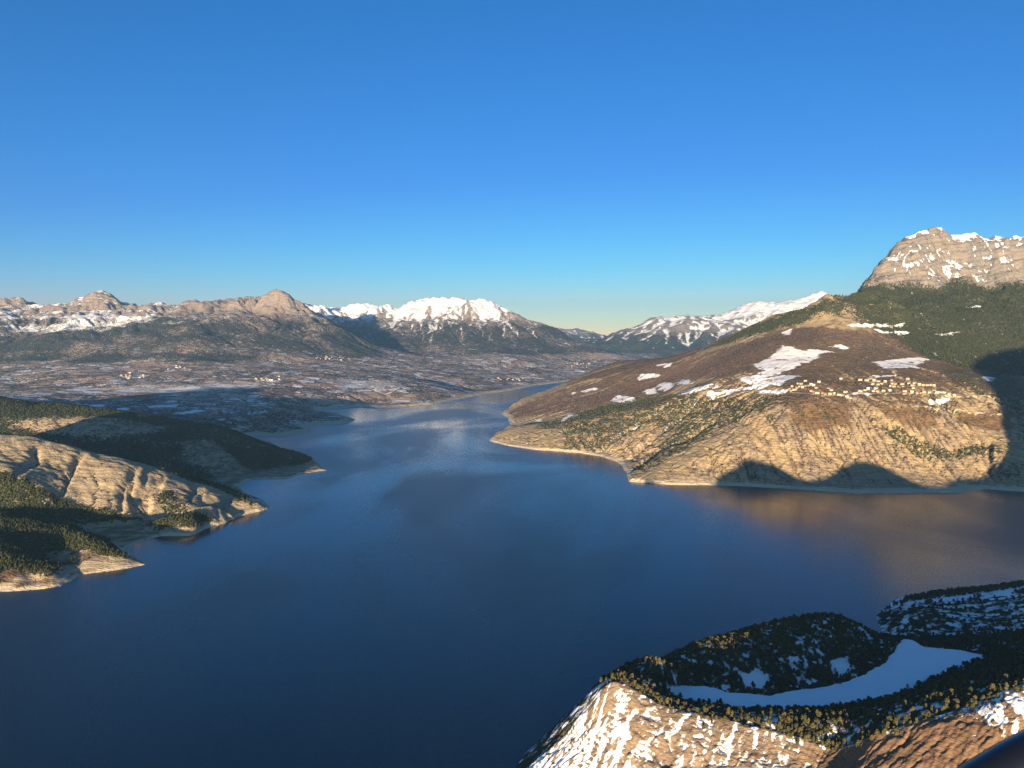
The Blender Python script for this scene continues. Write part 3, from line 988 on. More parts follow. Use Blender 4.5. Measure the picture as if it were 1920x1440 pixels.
# ================================================================== the valley and the mountain chain behind it
V = Field(-17000, 4600, 4600, 22000, 30.0)
v_shore = lakes([(467, 819), (493, 818), (533, 819), (585, 809), (580, 801), (610, 796), (655, 794), (668, 786), (640, 778), (605, 773), (603, 769), (670, 764), (727, 766),
                 (780, 761), (813, 758), (853, 750), (913, 738), (960, 732), (1003, 723), (1060, 716)])
v_poly = [(-17500, 4300), (-2400, 4700), (-1950, 4900)] + v_shore + [(1150, 12600), (2500, 13000), (8000, 13500), (8000, 40000), (-17500, 40000)]
v_ctrl = [(x, y, 0.0) for x, y in v_shore]
v_ctrl += ctrl([
    (0, 752, 5900), (100, 764, 5600), (200, 770, 5500), (350, 772, 5700), (450, 787, 5500), (500, 797, 5400), (400, 745, 6800), (200, 745, 6800), (0, 735, 7200),
    (560, 777, 6200), (550, 752, 7200), (640, 746, 7800), (750, 740, 8200), (700, 728, 8500), (760, 728, 8550), (650, 715, 9000), (800, 715, 9800), (880, 728, 10000),
    (900, 705, 11500), (1000, 702, 13000), (1050, 690, 14500), (1100, 690, 14500), (300, 700, 9000), (100, 690, 9500), (0, 700, 9000), (500, 700, 9300), (300, 672, 10500),
    (100, 662, 11000), (500, 672, 11000), (640, 662, 12500), (300, 637, 11600), (450, 640, 12000), (100, 640, 11500), (550, 632, 12700), (400, 660, 11000), (200, 655, 11200), (0, 640, 11600),
    (780, 680, 13000), (880, 675, 14000), (980, 672, 14500),
    (50, 610, 12600), (200, 600, 13000), (350, 600, 13200), (450, 600, 13500), (520, 590, 13900),
    (-40, 562, 14000), (0, 566, 14000), (20, 562, 14000), (45, 565, 14000), (100, 568, 14000), (130, 567, 14000), (160, 556, 14000), (187, 549, 14000), (205, 552, 14000), (220, 563, 14000), (235, 573, 14050),
    (260, 576, 14100), (275, 571, 14150), (320, 570, 14200), (365, 565, 14200), (420, 566, 14250), (455, 561, 14300), (482, 566, 14300), (500, 556, 14350), (520, 550, 14400),
    (540, 557, 14400), (565, 571, 14400), (600, 597, 14300), (630, 615, 14100), (660, 635, 13800), (700, 656, 13500),
    # the big snowy mountain
    (560, 569, 18500), (600, 573, 18800), (640, 583, 19200), (670, 573, 19500), (690, 571, 19600), (707, 575, 19600), (717, 582, 19500), (747, 574, 19500), (775, 567, 19500), (800, 562, 19500),
    (850, 560, 19500), (880, 561, 19500), (910, 563, 19500), (943, 575, 19400), (977, 593, 19200), (1027, 617, 18800), (1060, 633, 18500), (1110, 651, 18000),
    (720, 657, 15500), (850, 660, 15800), (950, 657, 16000), (1050, 662, 16500), (1110, 660, 17000), (800, 622, 17400), (900, 622, 17400), (850, 592, 18500), (960, 622, 17600), (760, 640, 16500),
    (710, 642, 16500), (680, 615, 17600), (640, 610, 17800)])
v_ctrl += [(-12000, 15500, 900), (-8000, 15600, 900), (-5000, 16000, 950), (-15500, 13000, 1500), (-12000, 11500, 800), (-11000, 9000, 330), (-9000, 7000, 260), (-6000, 5300, 260), (-8000, 4700, 320),
           (-4200, 5000, 210), (-2800, 5000, 115), (-16500, 7000, 500), (-16500, 20000, 900), (-8000, 21500, 900), (0, 21800, 800), (-3500, 21800, 900), (3000, 19500, 200), (4500, 17500, 200),
           (4500, 21500, 300), (2500, 15500, 80), (1500, 13200, 20), (4500, 13500, 60), (0, 8000, -80), (-1500, 6500, -60), (200, 10000, -60)]
V.Z = TPS(v_ctrl, 1e-6)(V.X, V.Y)
settle_shore(V, v_poly, 0.12)
base = V.Z.copy()
hi = sstep(550, 1000, base)
land = sstep(0, 300, V.shore)
foot = sstep(250, 500, base) * (1 - hi)
V.Z += land * (fbm(V.X, V.Y, 1100, 6, 24) * (70 + 90 * foot + 150 * hi) + hi * 150 * fbm(V.X, V.Y, 650, 6, 44, ridged=True))
V.Z = np.where(V.shore > 0, np.maximum(V.Z, 1.0), V.Z)
ph = ((V.Z + fbm(V.X, V.Y, 1500, 3, 45) * 160 - 0.02 * V.X) / 170.0) % 1.0
V.Z += sstep(900, 1100, V.Z) * (V.Y < 15500) * 170 * 0.45 * (sstep(0.5, 0.95, ph) - ph)
er, V.area = erode(V.Z, V.dx, 16, 0.018 + 0.045 * hi.ravel(), 0.44, every=2)
V.Z = er + blur(base - er, 14, 2) * 0.9
settle_shore(V, v_poly, 0.30, cap=20.0)
V.Z -= 105 * sstep(950, 1300, V.Z)
for a_, b_, y_, hh, rr in ((184, 549, 14000, 60, 200), (200, 553, 13990, 60, 130), (169, 556, 13990, 40, 150), (211, 556, 13990, 45, 110), (520, 550, 14400, 55, 420), (496, 557, 14350, 30, 200),
                           (455, 561, 14300, 70, 330), (365, 565, 14200, 60, 300), (300, 570, 14200, 50, 260), (20, 562, 14000, 60, 420), (690, 571, 19600, 80, 500), (780, 566, 19500, 60, 500)):
    q_ = at(a_, b_, y_)
    V.Z += hh * np.clip(1 - np.hypot(V.X - q_[0], V.Y - q_[1]) / rr, 0, 1)
# pointed summits: the ground near a peak stays under cones with their tips at the summits
for grp, rad in (([(187, 545, 14000, .72), (203, 551, 13980, .75), (213, 557, 13960, .8), (170, 555, 13980, .55), (150, 559, 13980, .5), (228, 569, 13980, .5)], 520),
                 ([(520, 545, 14400, .66), (498, 557, 14340, .60), (546, 561, 14380, .60), (566, 572, 14380, .55)], 700), ([(455, 560, 14300, .5), (437, 566, 14280, .45), (476, 566, 14300, .45)], 330),
                 ([(365, 564, 14200, .55), (345, 568, 14200, .5), (385, 567, 14200, .5)], 300), ([(690, 570, 19600, .42), (668, 573, 19500, .42), (708, 575, 19600, .42)], 480)):
    env = np.full(V.X.shape, -1e9)
    cxy = np.array([at(a_, b_, y_)[:2] for a_, b_, y_, k_ in grp]).mean(0)
    for a_, b_, y_, k_ in grp:
        q_ = at(a_, b_, y_)
        dd_ = np.hypot(V.X - q_[0], V.Y - q_[1]) * (1 + 0.5 * fbm(V.X, V.Y, 260, 4, 46))
        env = np.maximum(env, q_[2] - k_ * dd_)
    w_ = sstep(rad, 0.55 * rad, np.hypot(V.X - cxy[0], V.Y - cxy[1]))
    V.Z += w_ * (np.minimum(V.Z + 40, env) - V.Z)
V.slope()


def cover_valley(F):
    Z, S = F.Z, F.S
    n = fbm(F.X, F.Y, 900, 5, 81)
    n2 = fbm(F.X, F.Y, 240, 4, 82)
    n3 = fbm(F.X, F.Y, 3000, 4, 83)
    chute = sstep(4.2, 5.4, np.log10(F.area))
    treeline = 1080 + 150 * n
    green = sstep(300, 430, Z + 140 * n) * sstep(0, -160, Z - treeline) * (0.74 + 1.0 * n2 + 0.8 * n + 0.3 * n3)
    low = sstep(430, 250, Z)
    green = np.maximum(green, low * (0.30 + 1.1 * n2 + 0.5 * n) * (F.shore > 60))
    near = sstep(7200, 5800, F.Y)
    green = np.maximum(green, near * (0.52 + 0.5 * n2))
    woods = sstep(150, 400, Z) * sstep(100, -100, Z - treeline) * (0.52 + 0.9 * n - 0.5 * n2)
    woods = np.maximum(woods, low * (0.30 + 0.7 * n))
    field = sstep(620, 420, Z + 150 * n) * (0.80 + 0.8 * n) * sstep(0.40, 0.18, S)
    back = sstep(15200, 16200, F.Y + 0.15 * F.X)
    # snow: heavy on the big mountain, ledges on the front chain, patches in the woods
    rib = np.clip(F.C * 5.0, -1, 1)
    ribs = fbm(F.X, F.Y * 0.3, 420, 5, 87, gain=0.6)
    big = back * sstep(900, 1640, Z + 100 * n2 + 330 * sstep(3.6, 5.0, np.log10(F.area)) + 130 + 130 * rib + 1000 * ribs) * 0.97
    shelf = (1 - back) * sstep(0.75, 0.45, S + 0.5 * n2) * sstep(820, 960, Z + 100 * n) * (0.62 + 0.5 * n3)
    shelf = np.maximum(shelf, (1 - back) * sstep(1150, 1500, Z) * np.clip(0.18 + 0.3 * chute + 0.7 * n2 + 0.3 * n + 0.35 * rib, 0, 0.8))
    shelf = shelf * (0.62 + 0.38 * sstep(-5600, -6600, F.X + 500 * n))
    wsn = (1 - back) * F.mask([(0, 600), (120, 605), (200, 590), (290, 598), (240, 615), (150, 625), (60, 630), (0, 625)], 250, 200, 500) * (0.60 + 0.5 * n2)
    snow = np.maximum(np.maximum(big, shelf), wsn)
    snow = np.maximum(snow, sstep(300, 450, Z) * (Z < 1000) * np.clip(0.20 + 0.75 * n2 - 0.35 * n, 0, 0.56) * (S < 0.5))
    band = F.mask([(30, 752), (120, 738), (330, 738), (500, 726), (480, 718), (300, 722), (120, 730), (0, 746)], 60, 90, 300, ymin=5200) * (0.52 + 0.7 * n2)
    snow = np.maximum(snow, band)
    snow = np.maximum(snow, F.mask([(620, 715), (740, 712), (760, 722), (690, 730), (630, 728)], 60, 60, 200, ymin=5200) * (0.50 + 0.5 * n2))
    for p in ([(110, 768), (150, 765), (160, 771), (120, 773)], [(215, 765), (245, 764), (240, 771), (218, 771)], [(275, 762), (335, 758), (330, 764), (280, 765)],
              [(320, 776), (370, 768), (395, 772), (345, 777)], [(165, 760), (200, 758), (195, 763), (170, 764)], [(405, 787), (425, 785), (420, 789)]):
        snow = np.maximum(snow, F.mask(p, 15, 15, 90, ymin=5000) * 0.9)
    green = np.where(snow > 0.55, green * 0.3, green)
    woods = np.where(snow > 0.55, woods * 0.3, woods)
    field = np.where(snow > 0.6, 0, field)
    beach = sstep(105, 45, F.shore + 60 * n2) * sstep(45, 24, Z)
    field = np.where(beach > 0.4, 0, field)
    grass = sstep(0.6, 0.3, S) * (Z < 1000) * 0.9
    tone = np.clip(0.4 + 1.0 * n3 + 0.5 * n, 0, 1)
    return dict(snow=snow, green=green * (beach < 0.5), woods=woods * (beach < 0.5), grass=grass * (beach < 0.5), beach=beach, tone=tone, field=field)


V.cov = cover_valley(V)
vz = lambda X, Y: V.sample(V.Z, X, Y)
vl = lambda x, y, z: stack(V, V.cov, x, y)


def vdetail(X, Y):
    z = vz(X, Y)
    out = z.copy()
    k = (z > 350) & in_view(X, Y, 700, 0) & (X < 0.3 * Y)
    x, y, q = X[k], Y[k], z[k]
    out[k] += sstep(350, 1100, q) * (40 * fbm(x, y, 300, 5, 85, gain=0.6, ridged=True) + 22 * fbm(x, y, 90, 2, 88, ridged=True))
    out[k] += sstep(1000, 1350, q) * 90 * (fbm(x, y, 460, 5, 89, gain=0.58, ridged=True) - 0.45)
    return out


grid_object('valley', spacing((-6200, 200, 14.0)), spacing((4700, 7990, 14.0)), lambda X, Y: vz(X, Y) + (V.sample(V.shore, X, Y) > 60) * 5 * fbm(X, Y, 90, 4, 84), vl, M_VALLEY,
            lambda X, Y, Z: (Z > -6) & in_view(X, Y, 300, 0))
grid_object('mountain', spacing((-12500, 2600, 25.0)), spacing((7990 - 14, 16500, 22.0)), vdetail, vl, M_VALLEY,
            lambda X, Y, Z: (Z > -6) & in_view(X, Y, 600, 0) & (X < 0.28 * Y))
grid_object('mountain', spacing((-9000, 4000, 28.0)), spacing((16500, 20600, 28.0), (20600, 22000, 100.0)), vdetail,
            vl, M_VALLEY, lambda X, Y, Z: (X < 0.3 * Y))

# ================================================================== far mountains up the valley
D = Field(-2000, 14000, 22000, 36000, 70.0)
d_ctrl = ctrl([(1020, 616, 33000), (1045, 619, 33000), (1060, 623, 33000), (1085, 618, 33000), (1110, 627, 33000), (1140, 634, 33000),
               (1130, 640, 26000), (1170, 622, 26000), (1200, 614, 26000), (1230, 603, 26000), (1255, 596, 26000), (1270, 591, 26000), (1290, 594, 26000), (1310, 598, 26000), (1340, 602, 26000), (1380, 585, 27000), (1400, 574, 27000),
               (1440, 570, 27000), (1470, 572, 27000), (1500, 562, 27000), (1530, 553, 27000), (1560, 560, 27000), (1590, 566, 27000), (1640, 560, 27000), (1800, 560, 27000),
               (1150, 662, 23500), (1200, 655, 23500), (1300, 650, 23500), (1400, 640, 23500), (1500, 630, 23500)])
d_ctrl += [(14000, 22000, 300), (0, 22000, 150), (5000, 22000, 150), (0, 28000, 200), (2500, 29500, 250), (9000, 31000, 900), (14000, 30000, 1500), (0, 36000, 700), (8000, 36000, 800), (-2000, 33000, 1200)]
D.Z = TPS(d_ctrl, 1e-6)(D.X, D.Y)
base = D.Z.copy()
D.Z += fbm(D.X, D.Y, 2200, 6, 34) * 300 + 260 * fbm(D.X, D.Y, 1200, 6, 35, gain=0.58, ridged=True)
er, D.area = erode(D.Z, D.dx, 12, 0.05, 0.44, every=2)
D.Z = er + blur(base - er, 8, 2) * 0.9
D.slope()
n = fbm(D.X, D.Y, 900, 5, 36)
chute = sstep(5.0, 6.0, np.log10(D.area))
D.cov = dict(snow=sstep(700, 1500, D.Z + 350 * n + 420 * sstep(4.2, 5.6, np.log10(D.area)) + 400 * np.clip(D.C * 4, -1, 1)) * 0.95, green=sstep(1000, 700, D.Z + 200 * n) * 0.8, woods=sstep(1100, 700, D.Z) * 0.6, grass=sstep(1000, 600, D.Z), beach=0 * n, tone=0.4 + n, field=0 * n)
grid_object('mountain', spacing((-500, 13000, 60.0)), spacing((22000, 34500, 60.0)), lambda X, Y: D.sample(D.Z, X, Y) + 60 * fbm(X, Y, 350, 3, 37, ridged=True), lambda x, y, z: stack(D, D.cov, x, y), M_FAR,
            lambda X, Y, Z: (X < 0.56 * Y))

# ================================================================== near hill at the lower right, its snowy hollow and the point behind
N = Field(-140, 1620, 660, 2020, 2.5)
n_poly = [(-45, 760), (-40, 900), (-25, 1000), (-8, 1080), (20, 1160), (70, 1240), (140, 1330), (250, 1430), (380, 1530), (480, 1590), (590, 1600), (680, 1625), (760, 1660)]
n_poly += lakes([(1655, 1186), (1648, 1170), (1644, 1152), (1660, 1136)]) + [(960, 1880), (1080, 1930), (1250, 1960), (1700, 1950), (3000, 1800), (3000, 600), (-45, 600)]
n_ctrl = [(x, y, 0.0) for x, y in n_poly[:-4] if y < 1990 and x < 1650]
n_ctrl += ctrl([
    (1000, 1440, 1060), (1050, 1400, 1060), (1100, 1340, 1060), (1128, 1300, 1065), (1150, 1277, 1075), (1175, 1285, 1065), (1100, 1440, 985), (1150, 1380, 1005), (1200, 1330, 1030),
    (1250, 1257, 1168), (1330, 1213, 1288), (1400, 1193, 1350), (1450, 1176, 1392), (1500, 1163, 1418), (1540, 1156, 1432), (1580, 1161, 1432), (1620, 1179, 1420), (1650, 1196, 1425),
    (1430, 1215, 1310), (1500, 1230, 1290), (1560, 1230, 1300), (1450, 1265, 1240), (1550, 1270, 1245), (1630, 1230, 1330),
    # ridge in front of the hollow
    (1240, 1320, 1045), (1300, 1335, 1030), (1380, 1353, 1005), (1450, 1368, 980), (1510, 1384, 955), (1570, 1398, 932), (1640, 1378, 888), (1700, 1357, 872), (1800, 1328, 855), (1920, 1290, 838),
    (1300, 1400, 975), (1300, 1440, 950), (1450, 1405, 955), (1450, 1440, 930), (1570, 1440, 900), (1700, 1410, 838), (1700, 1440, 820), (1820, 1400, 800), (1900, 1400, 780), (1900, 1340, 805),
    # hollow, flat
    (1260, 1297, 1150), (1310, 1290, 1207), (1400, 1303, 1184), (1450, 1312, 1168), (1540, 1318, 1158), (1600, 1322, 1151), (1650, 1300, 1189), (1700, 1265, 1256), (1720, 1217, 1360), (1690, 1203, 1395),
    (1830, 1232, 1326), (1780, 1225, 1340), (1500, 1297, 1195), (1600, 1280, 1226), (1660, 1240, 1308),
    (1840, 1260, 1180), (1920, 1240, 1180), (1900, 1200, 1390), (1760, 1205, 1420),
    # the point behind
    (1700, 1192, 1560), (1760, 1190, 1560), (1700, 1160, 1650), (1690, 1135, 1760), (1750, 1122, 1790), (1820, 1113, 1790), (1900, 1104, 1780), (1920, 1100, 1780), (1850, 1165, 1620), (1920, 1150, 1620), (1850, 1195, 1480)])
n_ctrl += [(700, 850, 235), (780, 860, 190), (872, 870, 165), (960, 890, 210), (1064, 890, 250), (1180, 890, 235), (1300, 880, 165), (1480, 880, 120), (1620, 880, 145), (1000, 1100, 150), (1300, 1200, 140), (1620, 1300, 160),
           (1000, 1400, 90), (1400, 1500, 90), (1620, 1600, 80), (1500, 1850, 60), (1300, 1750, 95), (200, 760, 60), (450, 680, 80), (600, 670, 110), (900, 680, 100), (1400, 680, 100),
           (-130, 1000, -40), (-80, 1200, -50), (60, 1400, -50), (300, 1650, -50), (700, 1800, -40), (760, 1720, -8), (900, 2010, -50)]
N.Z = TPS(n_ctrl, 1e-6)(N.X, N.Y)
settle_shore(N, n_poly, 0.5)
base = N.Z.copy()
hollow_pix = [(1238, 1297), (1275, 1288), (1320, 1283), (1370, 1296), (1440, 1302), (1500, 1292), (1560, 1282), (1620, 1264), (1660, 1240), (1684, 1210), (1692, 1196), (1712, 1198), (1735, 1212),
              (1790, 1216), (1856, 1228), (1800, 1250), (1750, 1268), (1690, 1296), (1660, 1322), (1600, 1340), (1500, 1338), (1400, 1325), (1300, 1312)]
hollow = []
for a, b in hollow_pix:           # the hollow's floor lies level
    d = ray(a, b)
    t = (97.0 - CAM_H) / d[2]
    hollow.append((d[0] * t, d[1] * t))
hd = signed_dist(hollow, N.X, N.Y) + 11 * fbm(N.X, N.Y, 34, 5, 70, gain=0.6)
hm = sstep(-14, 4, hd)
slope_side = sstep(0, -30, N.Y - np.interp(N.X, [0, 200, 400, 560, 1600], [1060, 1020, 900, 830, 800])) + sstep(140, 60, N.X - 0.0 * N.Y)
land = sstep(0, 30, N.shore)
amp = 2.5 + 5.5 * np.clip(slope_side, 0, 1)
N.Z += land * (1 - hm) * (amp * fbm(N.X, N.Y, 60, 5, 71) + 0.5 * amp * fbm(N.X, N.Y, 24, 4, 72, ridged=True))
# slanting runnels down the near slope
u = (N.X * 0.85 - N.Y * 0.53) + 14 * fbm(N.X, N.Y, 50, 4, 73)
N.Z += land * np.clip(slope_side, 0, 1) * ((2.6 - 2.45 * sstep(280, 360, N.X)) * fbm(u, 0.22 * (0.53 * N.X + 0.85 * N.Y), 15.0, 4, 74, gain=0.6) + 1.2 * fbm(N.X, N.Y, 7.0, 3, 76, ridged=True))
er, N.area = erode(N.Z, N.dx, 8, 0.028, 0.42, every=2)
N.Z = er + blur(base - er, 12, 2) * 0.9
N.Z = N.Z * (1 - hm) + (97.0 + 0.8 * fbm(N.X, N.Y, 80, 3, 75)) * hm
N.Z = np.where(N.shore > 0, np.maximum(N.Z, 0.4), np.minimum(N.Z, N.shore * 0.4 - 0.4))
N.slope()
# near side of the ridge crest?
crest_line = np.array([at(*p)[:2] for p in [(1150, 1277, 1075), (1240, 1320, 1045), (1300, 1335, 1030), (1380, 1353, 1005), (1450, 1368, 980), (1510, 1384, 955), (1570, 1398, 932), (1640, 1378, 888),
                                            (1700, 1357, 872), (1800, 1328, 855), (1920, 1290, 838)]])
crest_line = np.vstack([[(-200, 1075)], crest_line, [(1700, 830)]])
N.crest = N.Y - np.interp(N.X, crest_line[:, 0], crest_line[:, 1])      # negative: on the sunny side


def cover_near(F):
    n = fbm(F.X, F.Y, 45, 5, 101)
    n2 = fbm(F.X, F.Y, 12, 4, 102)
    n3 = fbm(F.X, F.Y, 150, 4, 103)
    u = F.X * 0.85 - F.Y * 0.53
    streak = fbm(u + 5 * n, 0.20 * (0.53 * F.X + 0.85 * F.Y), 9.0, 5, 104, gain=0.62)
    Z, S = F.Z, F.S
    front = sstep(4, -6, F.crest + 6 * n)
    rbrown = sstep(350, 400, F.X + 30 * n) * sstep(560, 480, F.X + 0.9 * (F.Y - 820)) * sstep(-4, -20, F.crest)
    snow = front * np.clip(0.44 + 1.15 * streak + 0.35 * n2 + 0.3 * n - 0.42 * rbrown + 0.2 * sstep(210, 60, F.X) + 0.30 * sstep(455, 520, F.X + 20 * n), 0, 1)
    snow = np.maximum(snow, hm_s)
    hill = (1 - front) * (1 - hm_s)
    snow = np.maximum(snow, hill * np.clip(0.42 + 1.1 * n2 + 0.8 * n, 0, 0.85) * 0.9)
    cl = F.mask([(1385, 1262), (1420, 1255), (1450, 1268), (1440, 1290), (1400, 1290)], 8, 8, 20) + F.mask([(1555, 1240), (1590, 1232), (1600, 1260), (1560, 1265)], 7, 6, 20) + F.mask([(1470, 1232), (1510, 1228), (1500, 1240), (1475, 1243)], 5, 5, 20)
    snow = np.maximum(snow, np.clip(cl, 0, 1) * 0.9)
    point = sstep(1480, 1540, F.Y)
    snow = np.maximum(snow, point * sstep(930, 780, F.X) * (0.66 + 0.8 * n2))
    snow = np.maximum(snow, point * sstep(700, 1000, F.X) * np.clip(0.42 + 0.9 * fbm(F.X * 0.4, F.Y, 14, 3, 105) + 0.4 * sstep(1720, 1780, F.Y), 0, 0.9))
    forest = hill * (1 - np.clip(cl, 0, 1))
    green = forest * 0.9
    green = np.where(snow > 0.55, 0.1, green)
    rock = front
    grass = hill * 0.9
    tone = np.clip(rbrown * 1.2 + 0.3 * n, 0, 1)
    return dict(snow=snow, green=green, woods=0 * n, grass=grass, beach=sstep(5, 2, Z) * 0.8, tone=tone, field=0 * n)


hm_s = sstep(-2, 2, hd)
N.cov = cover_near(N)
def near_z(X, Y):
    z = N.sample(N.Z, X, Y)
    fr_ = Y - np.interp(X, crest_line[:, 0], crest_line[:, 1])
    f = sstep(2, -8, fr_) * (z > 2)
    ph_ = ((z + 9 * fbm(X, Y, 45, 4, 121) + 0.10 * X) / 5.2) % 1.0
    pat = sstep(-0.1, 0.25, fbm(X, Y, 38, 3, 124))
    z = z + f * (2.0 * pat * (sstep(0.35, 0.95, ph_) - ph_) + 2.0 * fbm(X, Y, 7.0, 4, 122, gain=0.6, ridged=True) + 3.2 * fbm(X, Y, 22.0, 3, 125, ridged=True))
    return z + (1 - f) * 0.35 * fbm(X, Y, 9.0, 3, 123)


def near_layers(x, y, z):
    a = stack(N, N.cov, x, y)
    fr_ = y - np.interp(x, crest_line[:, 0], crest_line[:, 1])
    f = sstep(2, -8, fr_)
    z0 = N.sample(N.Z, x, y)
    ph_ = ((z0 + 9 * fbm(x, y, 45, 4, 121) + 0.10 * x) / 5.2) % 1.0
    pat = sstep(-0.1, 0.25, fbm(x, y, 38, 3, 124))
    ledge_ = sstep(0.0, 0.12, ph_) * sstep(0.62, 0.45, ph_)
    a['cover1'][:, 0] = np.clip(a['cover1'][:, 0] + f * (pat * (0.30 * ledge_ - 0.15) - 0.30 * (fbm(x, y, 7.0, 4, 122, gain=0.6, ridged=True) - 0.45) - 0.25 * (fbm(x, y, 22.0, 3, 125, ridged=True) - 0.45) + 0.04), 0, 1)
    return a


grid_object('hillside', spacing((-140, 760, 1.6), (760, 1500, 4.0)), spacing((680, 1100, 1.5), (1100, 1460, 2.4), (1460, 2020, 3.5)), near_z, near_layers, M_NEAR,
            lambda X, Y, Z: (Z > -4) & (X < 0.667 * Y + 60) & (Y > 680))
# coarse continuation of the same hill out of the picture, and the mountain beyond it whose shadow falls across the lake
grid_object('hillside', spacing((500, 1620, 10.0)), spacing((660, 2020, 10.0)), lambda X, Y: N.sample(N.Z, X, Y) - 0.3, lambda x, y, z: stack(N, N.cov, x, y), M_NEAR,
            lambda X, Y, Z: (Z > -6) & (X > 0.667 * Y + 40))
B = Field(1300, 3600, 200, 1900, 25.0)
b_ctrl = [(1480, 880, 115), (1620, 880, 140), (1750, 890, 205), (1830, 900, 300), (1930, 900, 450), (2030, 900, 600), (2150, 900, 680), (2400, 900, 800), (2900, 900, 900), (3600, 900, 950), (1300, 900, 150),
          (1300, 300, 60), (2000, 250, 300), (3000, 250, 500), (3600, 250, 600), (1300, 1500, 80), (1700, 1500, 120), (2200, 1500, 330), (3000, 1500, 500), (3600, 1500, 600), (1800, 1850, 40), (2600, 1850, 150), (3600, 1850, 300)]
B.Z = TPS(b_ctrl)(B.X, B.Y)
base = B.Z.copy()
B.Z += fbm(B.X, B.Y, 400, 5, 111) * 30
er, B.area = erode(B.Z, B.dx, 8, 0.03, 0.44)
B.Z = er + blur(base - er, 6, 2) * 0.9
nn = fbm(B.X, B.Y, 300, 4, 112)
B.cov = dict(snow=0.3 + nn, green=0.5 + nn, woods=0.4 - nn, grass=0.7 + 0 * nn, beach=0 * nn, tone=0.4 + nn, field=0 * nn)
grid_object('mountain', B.xs, B.ys, lambda X, Y: B.sample(B.Z, X, Y), lambda x, y, z: stack(B, B.cov, x, y), M_SHADOW, lambda X, Y, Z: X > 1560)

# ================================================================== haze
def haze_box():
    g = NG('haze_air')
    v = g.n('ShaderNodeVolumePrincipled')
    v.inputs['Color'].default_value = (0.38, 0.72, 1.0, 1)
    v.inputs['Density'].default_value = HAZE
    v.inputs['Anisotropy'].default_value = 0.36
    g.link(v.outputs[0], g.out.inputs['Volume'])
    x, y0, y1, z0, z1 = 25000, -6500, 36000, -75, 2500
    V_ = [(-x, y0, z0), (x, y0, z0), (x, y1, z0), (-x, y1, z0), (-x, y0, z1), (x, y0, z1), (x, y1, z1), (-x, y1, z1)]
    F_ = [(0, 3, 2, 1), (4, 5, 6, 7), (0, 1, 5, 4), (1, 2, 6, 5), (2, 3, 7, 6), (3, 0, 4, 7)]
    o = mesh_object('haze', V_, F_, None, g.mat, smooth=False, kind='stuff')
    o['label'] = 'thin bluish air between the viewer and the far mountains'
    return o


HAZE = 2.1e-5
haze_box()


# ================================================================== vegetation
def leaf_material(name, a, b, c):
    g = NG(name)
    oi = g.n('ShaderNodeObjectInfo')
    pos = g.n('ShaderNodeNewGeometry').outputs['Position']
    nz = g.noise(pos, 0.9, 2, 0.5)
    col = g.mix(oi.outputs['Random'], a, b)
    col = g.mix(g.math('MULTIPLY_ADD', g.math('SUBTRACT', nz, 0.5), 2.0, 0.3, clamp=True), col, c)
    bs = g.n('ShaderNodeBsdfPrincipled', Roughness=0.85)
    bs.inputs['Specular IOR Level'].default_value = 0.1
    g.link(col, bs.inputs['Base Color'])
    g.link(bs.outputs[0], g.out.inputs['Surface'])
    return g.mat


M_PINE = leaf_material('pine_needles', (0.082, 0.070, 0.030), (0.030, 0.040, 0.019), (0.085, 0.074, 0.034))
M_SPUR = leaf_material('spur_needles', (0.050, 0.057, 0.024), (0.030, 0.039, 0.018), (0.070, 0.072, 0.032))
M_TWIG = leaf_material('bare_twigs', (0.040, 0.030, 0.030), (0.115, 0.076, 0.062), (0.13, 0.09, 0.07))
M_RUST = leaf_material('rust_leaves', (0.20, 0.085, 0.040), (0.16, 0.075, 0.040), (0.24, 0.12, 0.05))
M_BARK = leaf_material('bark', (0.07, 0.05, 0.036), (0.06, 0.042, 0.03), (0.09, 0.07, 0.05))


def crown_mesh(name, seed, n=120, shape='pine', mat=None):
    """many small leaf clumps through the crown of a tree one unit tall"""
    r = np.random.default_rng(seed)
    V_, F_ = [], []
    lean = r.uniform(-0.06, 0.06, 2)
    # a few lobes give an uneven outline
    lobes = [(r.uniform(0, 6.28), r.uniform(0.35, 0.85), r.uniform(0.7, 1.25)) for _ in range(5)]
    for k in range(n):
        t = r.beta(1.5, 1.5)
        z = 0.16 + 0.84 * t
        if shape == 'pine':
            rad = 0.33 * (1 - t) ** 0.65 + 0.03
        elif shape == 'round':
            rad = 0.38 * math.sqrt(max(1 - (2 * t - 0.9) ** 2 / 1.25, 0.02))
        else:
            rad = 0.36 * math.sqrt(max(1 - (2 * t - 1.0) ** 2, 0.03))
        a = r.uniform(0, 6.283)
        g = 1.0
        for la, lt, lg in lobes:
            da = math.cos(a - la)
            g *= 1 + (lg - 1) * max(da, 0) * math.exp(-((t - lt) / 0.25) ** 2)
        q = rad * g * r.uniform(0.35, 1.0)
        c = np.array([math.cos(a) * q + lean[0] * z, math.sin(a) * q + lean[1] * z, z])
        sz = r.uniform(0.07, 0.13) * (1.0 if shape != 'bare' else 0.75)
        nrm = np.array([math.cos(a), math.sin(a), r.uniform(0.1, 1.2)]) + r.normal(0, 0.45, 3)
        nrm /= np.linalg.norm(nrm)
        u = np.cross(nrm, [0, 0, 1.0]) + 1e-6
        u /= np.linalg.norm(u)
        v = np.cross(nrm, u)
        b0 = len(V_)
        for (p, w) in ((-1, -0.7), (0.9, -0.9), (1.1, 0.7), (-0.6, 1.0)):
            V_.append(c + sz * (u * p * r.uniform(0.7, 1.2) + v * w * r.uniform(0.7, 1.2)) + nrm * sz * r.uniform(-0.3, 0.3))
        F_.append((b0, b0 + 1, b0 + 2, b0 + 3))
    me = bpy.data.meshes.new(name)
    me.from_pydata([tuple(v) for v in V_], [], F_)
    me.materials.append(mat)
    return me


